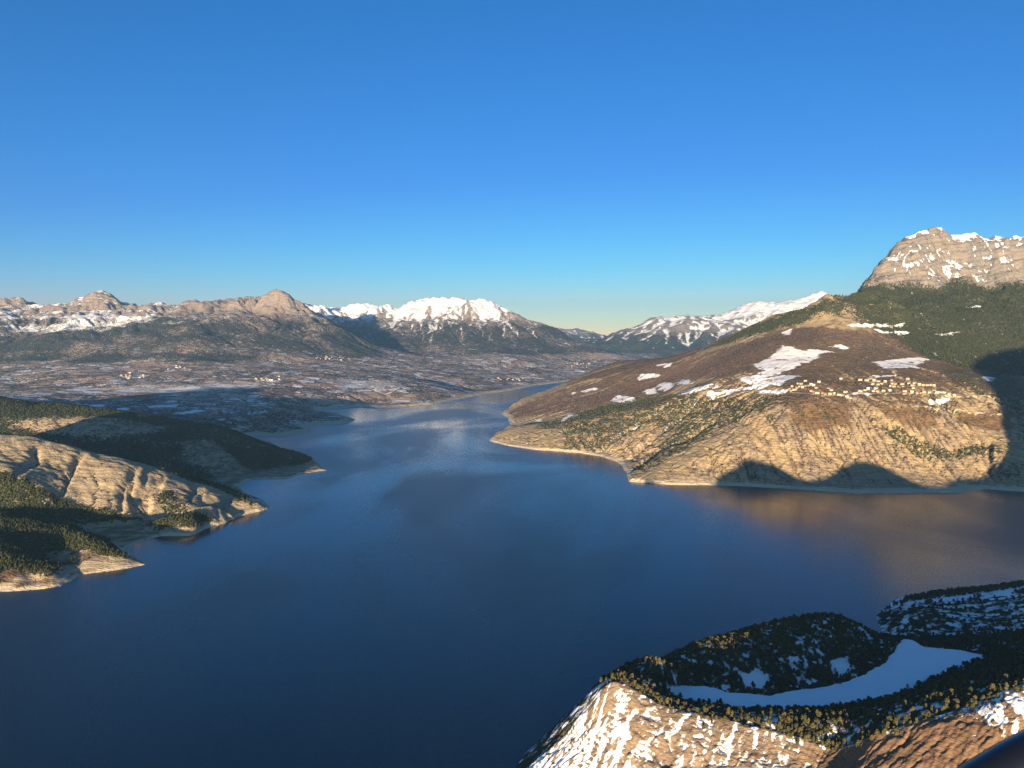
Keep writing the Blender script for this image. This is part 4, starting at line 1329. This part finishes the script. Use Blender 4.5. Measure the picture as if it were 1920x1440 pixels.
def trunk_mesh(name, seed, mat=None):
    r = np.random.default_rng(seed)
    V_, F_ = [], []

    def tube(p, q, ra, rb):
        p, q = np.array(p), np.array(q)
        d = q - p
        u = np.cross(d, [0.3, 0.9, 0.2])
        u /= np.linalg.norm(u)
        v = np.cross(d, u)
        v /= np.linalg.norm(v)
        b0 = len(V_)
        for c, rr in ((p, ra), (q, rb)):
            for k in range(5):
                a = k * 6.283 / 5
                V_.append(tuple(c + rr * (u * math.cos(a) + v * math.sin(a))))
        for k in range(5):
            F_.append((b0 + k, b0 + (k + 1) % 5, b0 + 5 + (k + 1) % 5, b0 + 5 + k))
    tube((0, 0, -0.06), (0, 0, 0.45), 0.028, 0.018)
    tube((0, 0, 0.45), (0.01, 0, 0.93), 0.018, 0.005)
    for k in range(6):
        z = 0.25 + 0.1 * k
        a = r.uniform(0, 6.28)
        L_ = 0.26 * (1.1 - z)
        tube((0, 0, z), (math.cos(a) * L_, math.sin(a) * L_, z + 0.07), 0.010, 0.004)
    me = bpy.data.meshes.new(name)
    me.from_pydata(V_, [], F_)
    me.materials.append(mat)
    return me


PINES = [crown_mesh('pine_crown', 300 + k, 130, 'pine' if k % 2 else 'round', M_PINE) for k in range(5)]
SPURS = [crown_mesh('spur_crown', 320 + k, 70, 'pine' if k % 3 else 'round', M_SPUR) for k in range(4)]
TWIGS = [crown_mesh('twig_crown', 340 + k, 60, 'bare', M_TWIG) for k in range(3)]
RUSTS = [crown_mesh('rust_crown', 360 + k, 130, 'bare', M_RUST) for k in range(2)]
TRUNK = trunk_mesh('trunk', 5, M_BARK)


def link(o, parent=None):
    COL.objects.link(o)
    if parent is not None:
        o.parent = parent
    return o


def add_tree(name, crown, pos, h, w, rz, label, cat, group):
    e = link(bpy.data.objects.new(name, None))
    e.location = pos
    e.scale = (h * w, h * w, h)
    e.rotation_euler = (0, 0, rz)
    e.empty_display_size = 0.1
    link(bpy.data.objects.new('trunk', TRUNK), e)
    link(bpy.data.objects.new('crown', crown), e)
    e['label'], e['category'], e['group'] = label, cat, group
    return e


def forest(name, pts, scales, sources, label, weights=None):
    """one mass of trees: points carrying instances of the source crowns"""
    n = len(pts)
    me = bpy.data.meshes.new(name)
    me.vertices.add(n)
    me.vertices.foreach_set('co', np.asarray(pts, np.float32).ravel())
    a = me.attributes.new('tree_scale', 'FLOAT_VECTOR', 'POINT')
    a.data.foreach_set('vector', np.asarray(scales, np.float32).ravel())
    b = me.attributes.new('tree_turn', 'FLOAT', 'POINT')
    b.data.foreach_set('value', rng.uniform(0, 6.283, n).astype(np.float32))
    c = me.attributes.new('tree_kind', 'INT', 'POINT')
    c.data.foreach_set('value', rng.choice(len(sources), n, p=weights).astype(np.int32))
    o = link(bpy.data.objects.new(name, me))
    o['kind'] = 'stuff'
    o['label'] = label
    ng = bpy.data.node_groups.new(name + '_scatter', 'GeometryNodeTree')
    ng.interface.new_socket('Geometry', in_out='INPUT', socket_type='NodeSocketGeometry')
    ng.interface.new_socket('Geometry', in_out='OUTPUT', socket_type='NodeSocketGeometry')
    gi = ng.nodes.new('NodeGroupInput')
    go = ng.nodes.new('NodeGroupOutput')
    iop = ng.nodes.new('GeometryNodeInstanceOnPoints')
    m2p = ng.nodes.new('GeometryNodeMeshToPoints')
    ng.links.new(gi.outputs[0], m2p.inputs['Mesh'])
    ng.links.new(m2p.outputs[0], iop.inputs['Points'])
    join = ng.nodes.new('GeometryNodeJoinGeometry')
    for so in reversed(sources):
        oi = ng.nodes.new('GeometryNodeObjectInfo')
        oi.inputs['Object'].default_value = so
        oi.inputs['As Instance'].default_value = True
        oi.transform_space = 'ORIGINAL'
        ng.links.new(oi.outputs['Geometry'], join.inputs[0])
    ng.links.new(join.outputs[0], iop.inputs['Instance'])
    iop.inputs['Pick Instance'].default_value = True

    def attr(nm, ty):
        nd = ng.nodes.new('GeometryNodeInputNamedAttribute')
        nd.data_type = ty
        nd.inputs['Name'].default_value = nm
        return nd.outputs['Attribute']
    ng.links.new(attr('tree_kind', 'INT'), iop.inputs['Instance Index'])
    ng.links.new(attr('tree_scale', 'FLOAT_VECTOR'), iop.inputs['Scale'])
    cx = ng.nodes.new('ShaderNodeCombineXYZ')
    ng.links.new(attr('tree_turn', 'FLOAT'), cx.inputs['Z'])
    e2r = ng.nodes.new('FunctionNodeEulerToRotation')
    ng.links.new(cx.outputs[0], e2r.inputs[0])
    ng.links.new(e2r.outputs[0], iop.inputs['Rotation'])
    ng.links.new(iop.outputs[0], go.inputs[0])
    md = o.modifiers.new('scatter', 'NODES')
    md.node_group = ng
    print(name, n, 'trees')
    return o


def scatter(F, prob, spacing_m, x0, x1, y0, y1, seed):
    """jittered grid of points kept with the given probability"""
    r = np.random.default_rng(seed)
    xs = np.arange(x0, x1, spacing_m)
    ys = np.arange(y0, y1, spacing_m)
    X, Y = np.meshgrid(xs, ys)
    X = X + r.uniform(-0.5, 0.5, X.shape) * spacing_m
    Y = Y + r.uniform(-0.5, 0.5, Y.shape) * spacing_m
    p = F.sample(prob, X, Y)
    k = r.uniform(0, 1, X.shape) < p
    X, Y = X[k], Y[k]
    Z = F.sample(F.Z, X, Y)
    return np.stack([X, Y, Z], 1)


# --- trees of the near hill
nn1 = fbm(N.X, N.Y, 40, 4, 201)
nn2 = fbm(N.X, N.Y, 14, 3, 202)
front = N.crest
band = sstep(-17, -7, front + 14 * nn1) * sstep(165, 235, N.X + 30 * nn1)          # trees come a little down the sunny side
band = np.maximum(band, sstep(-6, 4, front) * sstep(120, 150, N.X))
prob = np.maximum(band * (1 - sstep(-3, 2, hd)), 0.035 * (hd > -2) * (hd < 14)) * (N.shore > 12)
clear = N.cov['snow'] * (front > 10)
prob = prob * (1 - sstep(0.5, 0.65, clear)) * np.clip(0.58 + 1.5 * nn2 + 0.6 * nn1, 0, 1)
pt_zone = sstep(1490, 1530, N.Y)
prob = prob * (1 - pt_zone * (0.62 + 0.36 * sstep(0.35, 0.6, N.cov['snow'])))
prob = np.where(N.Y > 1780, np.maximum(prob, 0.5 * (N.shore > 25) * (N.X > 900)), prob)
slopebush = (front < -20) * (N.X > 60) * np.clip(-0.06 + 0.5 * nn1 * (nn2 > 0), 0, 0.06)
prob = np.maximum(prob, slopebush)
pts = scatter(N, prob, 4.6, -60, 1280, 700, 1960, 11)
vis = pts[:, 0] < 0.667 * pts[:, 1] + 25
pts = pts[vis]
fr = pts[:, 1] - np.interp(pts[:, 0], crest_line[:, 0], crest_line[:, 1])
hgt = 2.6 + 8.6 * rng.beta(1.5, 2.2, len(pts))
dist = np.hypot(pts[:, 0], pts[:, 1])
inframe = (pts[:, 0] < 0.655 * pts[:, 1]) & (pts[:, 1] > 790) & (fr < 14) & (pts[:, 0] > 60)
size = np.where(inframe, hgt / dist, 0)
order = np.argsort(-size)
indiv = order[:290]
segs = [(-999, 190, 'beside the snowy cliff end'), (190, 230, 'above the blue shaded snow chute'), (230, 265, 'before the narrow end of the snowy hollow'),
        (265, 300, 'left of the middle of the snowy hollow'), (300, 335, 'before the middle of the snowy hollow'), (335, 370, 'right of the middle of the snowy hollow'),
        (370, 405, 'at the dip of the ridge'), (405, 440, 'where the ridge starts to climb right'), (440, 475, 'before the wide end of the snowy hollow'),
        (475, 510, 'high above the brown scree'), (510, 530, 'left of the highest right end of the ridge'), (530, 9999, 'at the highest right end of the ridge')]
for i in indiv:
    x, y, z = pts[i]
    where = [t for a, b, t in segs if a <= x < b][0]
    how = 'tall' if hgt[i] > 7.6 else ('middling' if hgt[i] > 6.4 else 'low')
    spot = 'on the sunny brow' if fr[i] < -4 else ('on the crest' if fr[i] < 4 else 'just behind the crest')
    lab = how + ' olive pine ' + spot + ', ' + where
    add_tree('pine_tree', PINES[int(rng.integers(0, 5))], (x, y, z - 0.2), hgt[i], rng.uniform(0.85, 1.25), rng.uniform(0, 6.28), lab, 'tree', 'pines ' + spot + ' ' + where)
pine_srcs = []
seen_mesh = set()
for o in COL.objects:
    if o.type == 'MESH' and o.data in PINES and o.data.name not in seen_mesh:
        seen_mesh.add(o.data.name)
        pine_srcs.append(o)
npine = len(pine_srcs)
for k, (px, py) in enumerate([(1655, 1331), (1702, 1291), (1575, 1284)]):
    r_ = N.hit(px, py, ymin=700, step=1.0)
    lab = ['leafless grey bush at the near rim of the snowy hollow', 'leafless grey tree at the right rim of the snowy hollow', 'leafless grey tree at the foot of the hill, far rim of the hollow'][k]
    e = add_tree('bare_tree', TWIGS[k], (r_[0], r_[1], r_[2] - 0.1), 7.0, 1.2, k, lab, 'tree', 'leafless trees round the snowy hollow')
    pine_srcs.append([c_ for c_ in e.children if c_.name.startswith('crown')][0])
rest = np.ones(len(pts), bool)
rest[indiv] = False
pr = pts[rest]
hr = hgt[rest]
forest('near_forest', pr, np.stack([hr * rng.uniform(0.85, 1.3, len(hr)), hr * rng.uniform(0.85, 1.3, len(hr)), hr], 1), pine_srcs, 'dark pine wood covering the near hill and its hollow', [0.84 / npine] * npine + [0.16 / 3] * 3)
# rust-brown trees standing in the sun at the hill's edge
for k, (px, py, h) in enumerate([(1266, 1264, 9.0), (1275, 1260, 8.0), (1298, 1250, 9.0), (1290, 1252, 7.0), (1316, 1246, 6.5)]):
    r_ = N.hit(px, py, ymin=900, step=1.0)
    if r_ is None:
        continue
    lab = ['bushy rust tree, leftmost in the dark wood behind the cliff end', 'rounded rust tree touching the leftmost rust tree', 'tallest reddish bare tree rising from the dark wood',
           'small reddish bare tree beside the tallest reddish tree', 'small lone reddish tree, rightmost in the dark wood'][k]
    add_tree('rust_tree', RUSTS[k % 2], (r_[0], r_[1], r_[2] - 0.2), h, 1.25, k * 1.3, lab, 'tree', 'rust-brown trees in the dark wood')

# --- trees of the left spurs and hills (one wood each: they read as a mass)
def source(name, me, loc, s):
    o = link(bpy.data.objects.new(name, me))
    return o


gl = L.cov['green']
first = lambda F, prob, sp, box, seed: scatter(F, prob, sp, *box, seed)
pl = first(L, np.clip((gl - 0.42) * 3.2, 0, 0.95) * (L.Y < 2700), 6.0, (-2250, -1000, 1900, 2700), 21)
pl = pl[(pl[:, 0] > -0.67 * pl[:, 1] - 120)]
lone = []
for k, me in enumerate(SPURS):                # four single trees low on the spurs give the wood its crowns
    i = int(np.argsort(np.hypot(pl[:, 0] + 1240 + 40 * k, pl[:, 1] - 2040 - 30 * k))[0])
    lab = ['dark conifer lowest on the nearest wooded spur', 'dark conifer just above the pale bank of the nearest spur', 'dark conifer in the middle of the nearest wooded spur', 'dark conifer beside the shaded gully of the nearest spur'][k]
    e = add_tree('conifer_tree', me, tuple(pl[i]), 8.5, 1.1, k * 1.1, lab, 'tree', 'single conifers of the nearest spur')
    lone.append([c for c in e.children if c.name.startswith('crown')][0])
hl = rng.uniform(4.5, 9.5, len(pl))
forest('spur_forest', pl, np.stack([hl * rng.uniform(0.75, 1.0, len(hl))] * 2 + [hl], 1), lone, 'sunlit conifer wood covering the two nearest spurs on the left shore')
pl2 = first(L, np.clip((gl - 0.45) * 2.4, 0, 0.7) * (L.Y >= 2640), 10.0, (-3100, -850, 2640, 4700), 22)
pl2 = pl2[(pl2[:, 0] > -0.67 * pl2[:, 1] - 60)]
hl = rng.uniform(5.0, 9.5, len(pl2))
forest('hill_forest', pl2, np.stack([hl * rng.uniform(0.9, 1.4, len(hl))] * 2 + [hl], 1), lone, 'shaded conifer wood on the hill behind the bare ridge')

# --- woods of the right slope
gr = T.cov['green']
pr2 = first(T, np.clip((gr - 0.5) * 2.2, 0, 0.5) * (T.Z > 14), 10.0, (-200, 2500, 3250, 4940), 23)
hr = rng.uniform(4.0, 8.0, len(pr2))
forest('slope_forest', pr2, np.stack([hr * rng.uniform(0.9, 1.4, len(hr))] * 2 + [hr], 1), lone, 'olive conifers scattered over the cliffs and gullies of the right shore')
twig_src = []
for k, me in enumerate(TWIGS):
    p = [(1452, 742), (1471, 741), (1790, 742)][k]
    r_ = T.hit(*p, ymin=3300, step=3.0)
    lab = ['bare brown tree at the snow edge left of the village', 'bare brown tree beside the first village houses', 'bare brown tree at the shaded end of the village'][k]
    e = add_tree('bare_tree', me, r_ if r_ else (1500, 4000, T.sample(T.Z, np.array(1500.), np.array(4000.))), 8.0, 1.1, k, lab, 'tree', 'single bare trees by the village')
    twig_src.append([c for c in e.children if c.name.startswith('crown')][0])
wr = R.cov['woods']
pw = np.concatenate([first(R, np.clip((wr - 0.40) * 2.0, 0, 0.75) * (R.Y > 4930) * (R.shore > 30), 13.0, (-100, 4000, 4930, 7600), 24),
                     first(T, np.clip((T.cov['woods'] - 0.42) * 2.0, 0, 0.6) * (T.Z > 12), 12.0, (-200, 2500, 3250, 4940), 25)])
hr = rng.uniform(6.0, 11.0, len(pw))
forest('bare_forest', pw, np.stack([hr * rng.uniform(0.9, 1.3, len(hr))] * 2 + [hr], 1), twig_src, 'leafless brown wood across the hill above the village')
pg = first(R, np.clip((R.cov['green'] - 0.42) * 2.0, 0, 0.7) * (R.Y > 4930) * (R.shore > 30), 15.0, (-100, 5300, 4930, 6800), 26)
pg = pg[pg[:, 0] < 0.69 * pg[:, 1]]
hr = rng.uniform(8.0, 15.0, len(pg))
forest('mountain_forest', pg, np.stack([hr * rng.uniform(0.8, 1.1, len(hr))] * 2 + [hr], 1), lone, 'dark conifer forest under the rock walls of the right mountain')


# ================================================================== the village on the hill
def plain_material(name, col, var=0.06, rough=0.85, spec=0.2):
    g = NG(name)
    oi = g.n('ShaderNodeObjectInfo')
    pos = g.n('ShaderNodeNewGeometry').outputs['Position']
    nz = g.noise(pos, 0.6, 4, 0.6)
    f = g.math('MULTIPLY_ADD', oi.outputs['Random'], 0.5, g.math('MULTIPLY', nz, 0.5))
    c = g.mix(f, tuple(x * (1 - 4 * var) for x in col), tuple(min(x * (1 + 3 * var), 0.9) for x in col))
    b = g.n('ShaderNodeBsdfPrincipled', Roughness=rough)
    b.inputs['Specular IOR Level'].default_value = spec
    g.link(c, b.inputs['Base Color'])
    g.link(b.outputs[0], g.out.inputs['Surface'])
    return g.mat


M_WALLS = [plain_material('cream_render', (0.42, 0.345, 0.225)), plain_material('white_render', (0.52, 0.46, 0.36)), plain_material('stone_wall', (0.34, 0.27, 0.19))]
M_ROOFS = [plain_material('grey_slate', (0.22, 0.20, 0.18)), plain_material('brown_tile', (0.28, 0.13, 0.075)), plain_material('snowy_roof', (0.72, 0.70, 0.68))]
M_GLASS = plain_material('window_dark', (0.03, 0.035, 0.04), 0.02, 0.15, 0.5)
M_CHIM = plain_material('chimney_brick', (0.32, 0.22, 0.16))


def poly_mesh(name, V_, F_, mat):
    me = bpy.data.meshes.new(name)
    me.from_pydata(V_, [], F_)
    me.materials.append(mat)
    return me


def house_parts(w, d, h, r, wall, roof):
    """long side along x; gable roof with eaves"""
    a, b = w / 2, d / 2
    Vw = [(-a, -b, -3), (a, -b, -3), (a, b, -3), (-a, b, -3), (-a, -b, h), (a, -b, h), (a, b, h), (-a, b, h), (-a, 0, h + r), (a, 0, h + r)]
    Fw = [(0, 1, 5, 4), (2, 3, 7, 6), (1, 2, 6, 9, 5), (3, 0, 4, 8, 7)]
    walls = poly_mesh('wall', Vw, Fw, wall)
    e, o = 0.7, 0.35
    k = r / b
    z0 = h - e * k + 0.05
    Vr, Fr = [], []
    for s_ in (-1, 1):
        q = len(Vr)
        for dz in (0, o):
            Vr += [(-a - e, s_ * (b + e), z0 + dz), (a + e, s_ * (b + e), z0 + dz), (a + e, 0, h + r + 0.05 + dz), (-a - e, 0, h + r + 0.05 + dz)]
        Fr += [(q, q + 1, q + 2, q + 3), (q + 7, q + 6, q + 5, q + 4), (q, q + 4, q + 5, q + 1), (q + 1, q + 5, q + 6, q + 2), (q + 3, q + 2, q + 6, q + 7), (q, q + 3, q + 7, q + 4)]
    roofs = poly_mesh('roof', Vr, Fr, roof)
    c = (a * 0.4, b * 0.3)
    z1 = h + r * 0.5
    Vc = [(c[0] + x, c[1] + y, z) for z in (z1, h + r + 1.3) for x, y in ((-.5, -.5), (.5, -.5), (.5, .5), (-.5, .5))]
    Fc = [(4, 5, 6, 7), (0, 1, 5, 4), (1, 2, 6, 5), (2, 3, 7, 6), (3, 0, 4, 7)]
    chim = poly_mesh('chimney', Vc, Fc, M_CHIM)
    wins = []
    nwin = max(2, int(w // 4.5))
    for zrow in ((1.2, 2.7), (4.0, 5.4)):
        if zrow[1] > h:
            continue
        for k_ in range(nwin):
            x = -a + (k_ + 0.5) * w / nwin
            Vq = [(x - 0.65, -b - 0.06, zrow[0]), (x + 0.65, -b - 0.06, zrow[0]), (x + 0.65, -b - 0.06, zrow[1]), (x - 0.65, -b - 0.06, zrow[1]),
                  (x - 0.65, -b + 0.1, zrow[0]), (x + 0.65, -b + 0.1, zrow[0]), (x + 0.65, -b + 0.1, zrow[1]), (x - 0.65, -b + 0.1, zrow[1])]
            wins.append(poly_mesh('window', Vq, [(0, 1, 2, 3), (0, 4, 5, 1), (1, 5, 6, 2), (2, 6, 7, 3), (3, 7, 4, 0)], M_GLASS))
    return walls, roofs, chim, wins


HOUSES = []
for k in range(6):
    HOUSES.append(house_parts([15, 18, 21, 14, 17, 24][k], [10, 11, 11, 9.5, 12, 12][k], [5.8, 6.2, 6.0, 3.6, 7.2, 6.4][k], [3.6, 3.9, 3.8, 3.3, 4.2, 4.0][k], M_WALLS[[0, 1, 0, 2, 0, 1][k]], M_ROOFS[[0, 1, 0, 1, 2, 0][k]]))


def add_house(kind, pos, rz, label, group):
    e = link(bpy.data.objects.new('house', None))
    e.location = pos
    e.rotation_euler = (0, 0, rz)
    e.scale = (0.88, 0.88, 0.88)
    w_, r_, c_, wins = HOUSES[kind]
    wo_ = link(bpy.data.objects.new('wall', w_), e)
    ro = link(bpy.data.objects.new('roof', r_), e)
    link(bpy.data.objects.new('chimney', c_), ro)
    for me in wins:
        link(bpy.data.objects.new('window', me), e)
    e['label'], e['category'], e['group'] = label, 'house', group
    return e


village = {
    'top': [(730, 112), (920, 118), (985, 122), (1235, 124), (1395, 108), (1100, 134), (1060, 128), (1170, 138)],
    'left': [(375, 128), (330, 160), (300, 156), (430, 168), (405, 174), (240, 182), (320, 186), (345, 194), (290, 200), (455, 174), (510, 142), (230, 228), (262, 218), (215, 205), (375, 178), (480, 200)],
    'middle': [(1050, 162), (1098, 164), (1135, 158), (1242, 156), (1275, 160), (1340, 162), (1405, 154), (1465, 150), (1260, 184), (1228, 180), (1302, 184), (1348, 184), (1445, 174), (1510, 168), (1550, 170), (1590, 172), (1630, 170), (1658, 178), (1452, 202)],
    'lower': [(1000, 210), (1078, 206), (1092, 234), (1050, 230), (1155, 232), (1215, 228), (1290, 230), (1365, 232), (1440, 244), (1490, 247), (1528, 248), (1562, 242), (1612, 246), (1662, 228), (1690, 242), (1730, 246), (1762, 244), (920, 232), (968, 222)],
    'edge': [(430, 230), (458, 238), (775, 240), (630, 222), (492, 250), (545, 250), (572, 258), (620, 255), (656, 252), (732, 276), (790, 292), (822, 302), (715, 268), (752, 270), (1815, 262), (1860, 280)],
}
labels = {'top': 'in the uppermost village row under the trees', 'left': 'in the loose left village cluster beside the snow', 'middle': 'in the crowded middle rows of the village',
          'lower': 'in the lowest long row of the village', 'edge': 'on the brink of the cliff below the village'}
looks = ['small cream house with grey roof', 'white house with brown roof', 'long cream house with grey roof', 'low stone house with brown roof', 'tall cream house with snowy roof', 'longest white house with grey roof']
for key, lst in village.items():
    for (cx_, cy_) in lst:
        px, py = 1440 + cx_ / 5.333, 690 + cy_ / 5.333
        h_ = T.hit(px, py + 1.0, ymin=3400, step=2.0)
        if h_ is None:
            continue
        kd = int(rng.integers(0, 6))
        add_house(kd, (h_[0], h_[1], h_[2] + 0.3), rng.normal(-0.15, 0.35), looks[kd] + ' ' + labels[key], 'village houses ' + labels[key])
# hamlets of the valley, far off
FARS = []
for k in range(3):
    w, d, h, r = [(18, 12, 7, 3.5), (26, 14, 8, 4), (22, 13, 11, 4)][k]
    a, b = w / 2, d / 2
    Vh = [(-a, -b, -4), (a, -b, -4), (a, b, -4), (-a, b, -4), (-a, -b, h), (a, -b, h), (a, b, h), (-a, b, h), (-a, 0, h + r), (a, 0, h + r)]
    me = poly_mesh('far_house', Vh, [(0, 1, 5, 4), (2, 3, 7, 6), (1, 2, 6, 9, 5), (3, 0, 4, 8, 7), (4, 5, 9, 8), (6, 7, 8, 9)], M_WALLS[k])
    me.materials.append(M_ROOFS[1 if k == 0 else 0])
    me.polygons[4].material_index = 1
    me.polygons[5].material_index = 1
    FARS.append(me)
hamlets = [((250, 706), 30, 5, 12, 'tiny pale house of the hamlet in the valley fields below the jagged peak'), ((500, 712), 34, 5, 12, 'tiny pale house of the hamlet in the valley above the lake inlet'),
           ((620, 672), 36, 5, 14, 'tiny pale house of the hamlet at the mouth of the side valley'), ((960, 712), 26, 3, 12, 'tiny pale house of the hamlet above the far shore'),
           ((1085, 684), 26, 5, 18, 'tiny pale house of the far town at the foot of the snowy mountain'), ((330, 690), 30, 4, 8, 'tiny pale house of the hamlet on the mid valley terrace')]
for (c_, sx, sy, n_, lab) in hamlets:
    for k in range(n_):
        h_ = V.hit(c_[0] + rng.normal(0, sx * 0.5), c_[1] + rng.normal(0, sy * 0.5), ymin=5200, step=12.0)
        if h_ is None or h_[2] < 5:
            continue
        o = link(bpy.data.objects.new('far_house', FARS[int(rng.integers(0, 3))]))
        o.location = (h_[0], h_[1], h_[2] + 1.5)
        o.rotation_euler = (0, 0, rng.normal(0, 0.5))
        o['label'], o['category'], o['group'] = lab, 'house', lab.replace('tiny pale house', 'houses')

# ================================================================== edge of the aircraft the picture was taken from
def aircraft_edge():
    g = NG('dark_aircraft_paint')
    pos = g.n('ShaderNodeNewGeometry').outputs['Position']
    nz = g.noise(pos, 60.0, 3, 0.5)
    b = g.n('ShaderNodeBsdfPrincipled')
    b.inputs['Base Color'].default_value = (0.006, 0.008, 0.014, 1)
    g.link(g.math('MULTIPLY_ADD', nz, 0.15, 0.22), b.inputs['Roughness'])
    g.link(b.outputs[0], g.out.inputs['Surface'])
    gs = NG('rubber_seal')
    bs = gs.n('ShaderNodeBsdfPrincipled', Roughness=0.7)
    bs.inputs['Base Color'].default_value = (0.010, 0.010, 0.012, 1)
    gs.link(bs.outputs[0], gs.out.inputs['Surface'])
    e = link(bpy.data.objects.new('aircraft_door_sill', None))
    e.location = at(1900, 1440, 1.1)

    def sweep(name, pix, off, ra, mat):
        P = [np.array(at(a, b, yy)) for a, b, yy in pix]
        V_, F_ = [], []
        K = 16
        for i, p in enumerate(P):
            d = P[min(i + 1, len(P) - 1)] - P[max(i - 1, 0)]
            d /= np.linalg.norm(d)
            u = np.cross(d, [0, 1.0, 0])
            u /= np.linalg.norm(u)
            v = np.cross(d, u)
            for k in range(K):
                a = 6.2832 * k / K
                V_.append(tuple(p + u * (off + ra * math.cos(a)) + v * (ra * 1.3) * math.sin(a) - np.array(e.location)))
        for i in range(len(P) - 1):
            for k in range(K):
                F_.append((i * K + k, i * K + (k + 1) % K, (i + 1) * K + (k + 1) % K, (i + 1) * K + k))
        F_.append(tuple(range(K))[::-1])
        F_.append(tuple((len(P) - 1) * K + k for k in range(K)))
        me = poly_mesh(name, V_, F_, mat)
        me.polygons.foreach_set('use_smooth', [True] * len(F_))
        link(bpy.data.objects.new(name, me), e)
    line = [(1700, 1575, 1.1), (1780, 1512, 1.1), (1840, 1472, 1.1), (1900, 1436, 1.1), (1960, 1405, 1.1), (2040, 1370, 1.1), (2140, 1335, 1.1)]
    sweep('sill_frame', line, 0.0, 0.030, g.mat)
    sweep('rubber_seal', line, -0.026, 0.008, gs.mat)
    e['label'], e['category'] = 'black curved aircraft sill crossing the lower right corner', 'aircraft sill'


aircraft_edge()
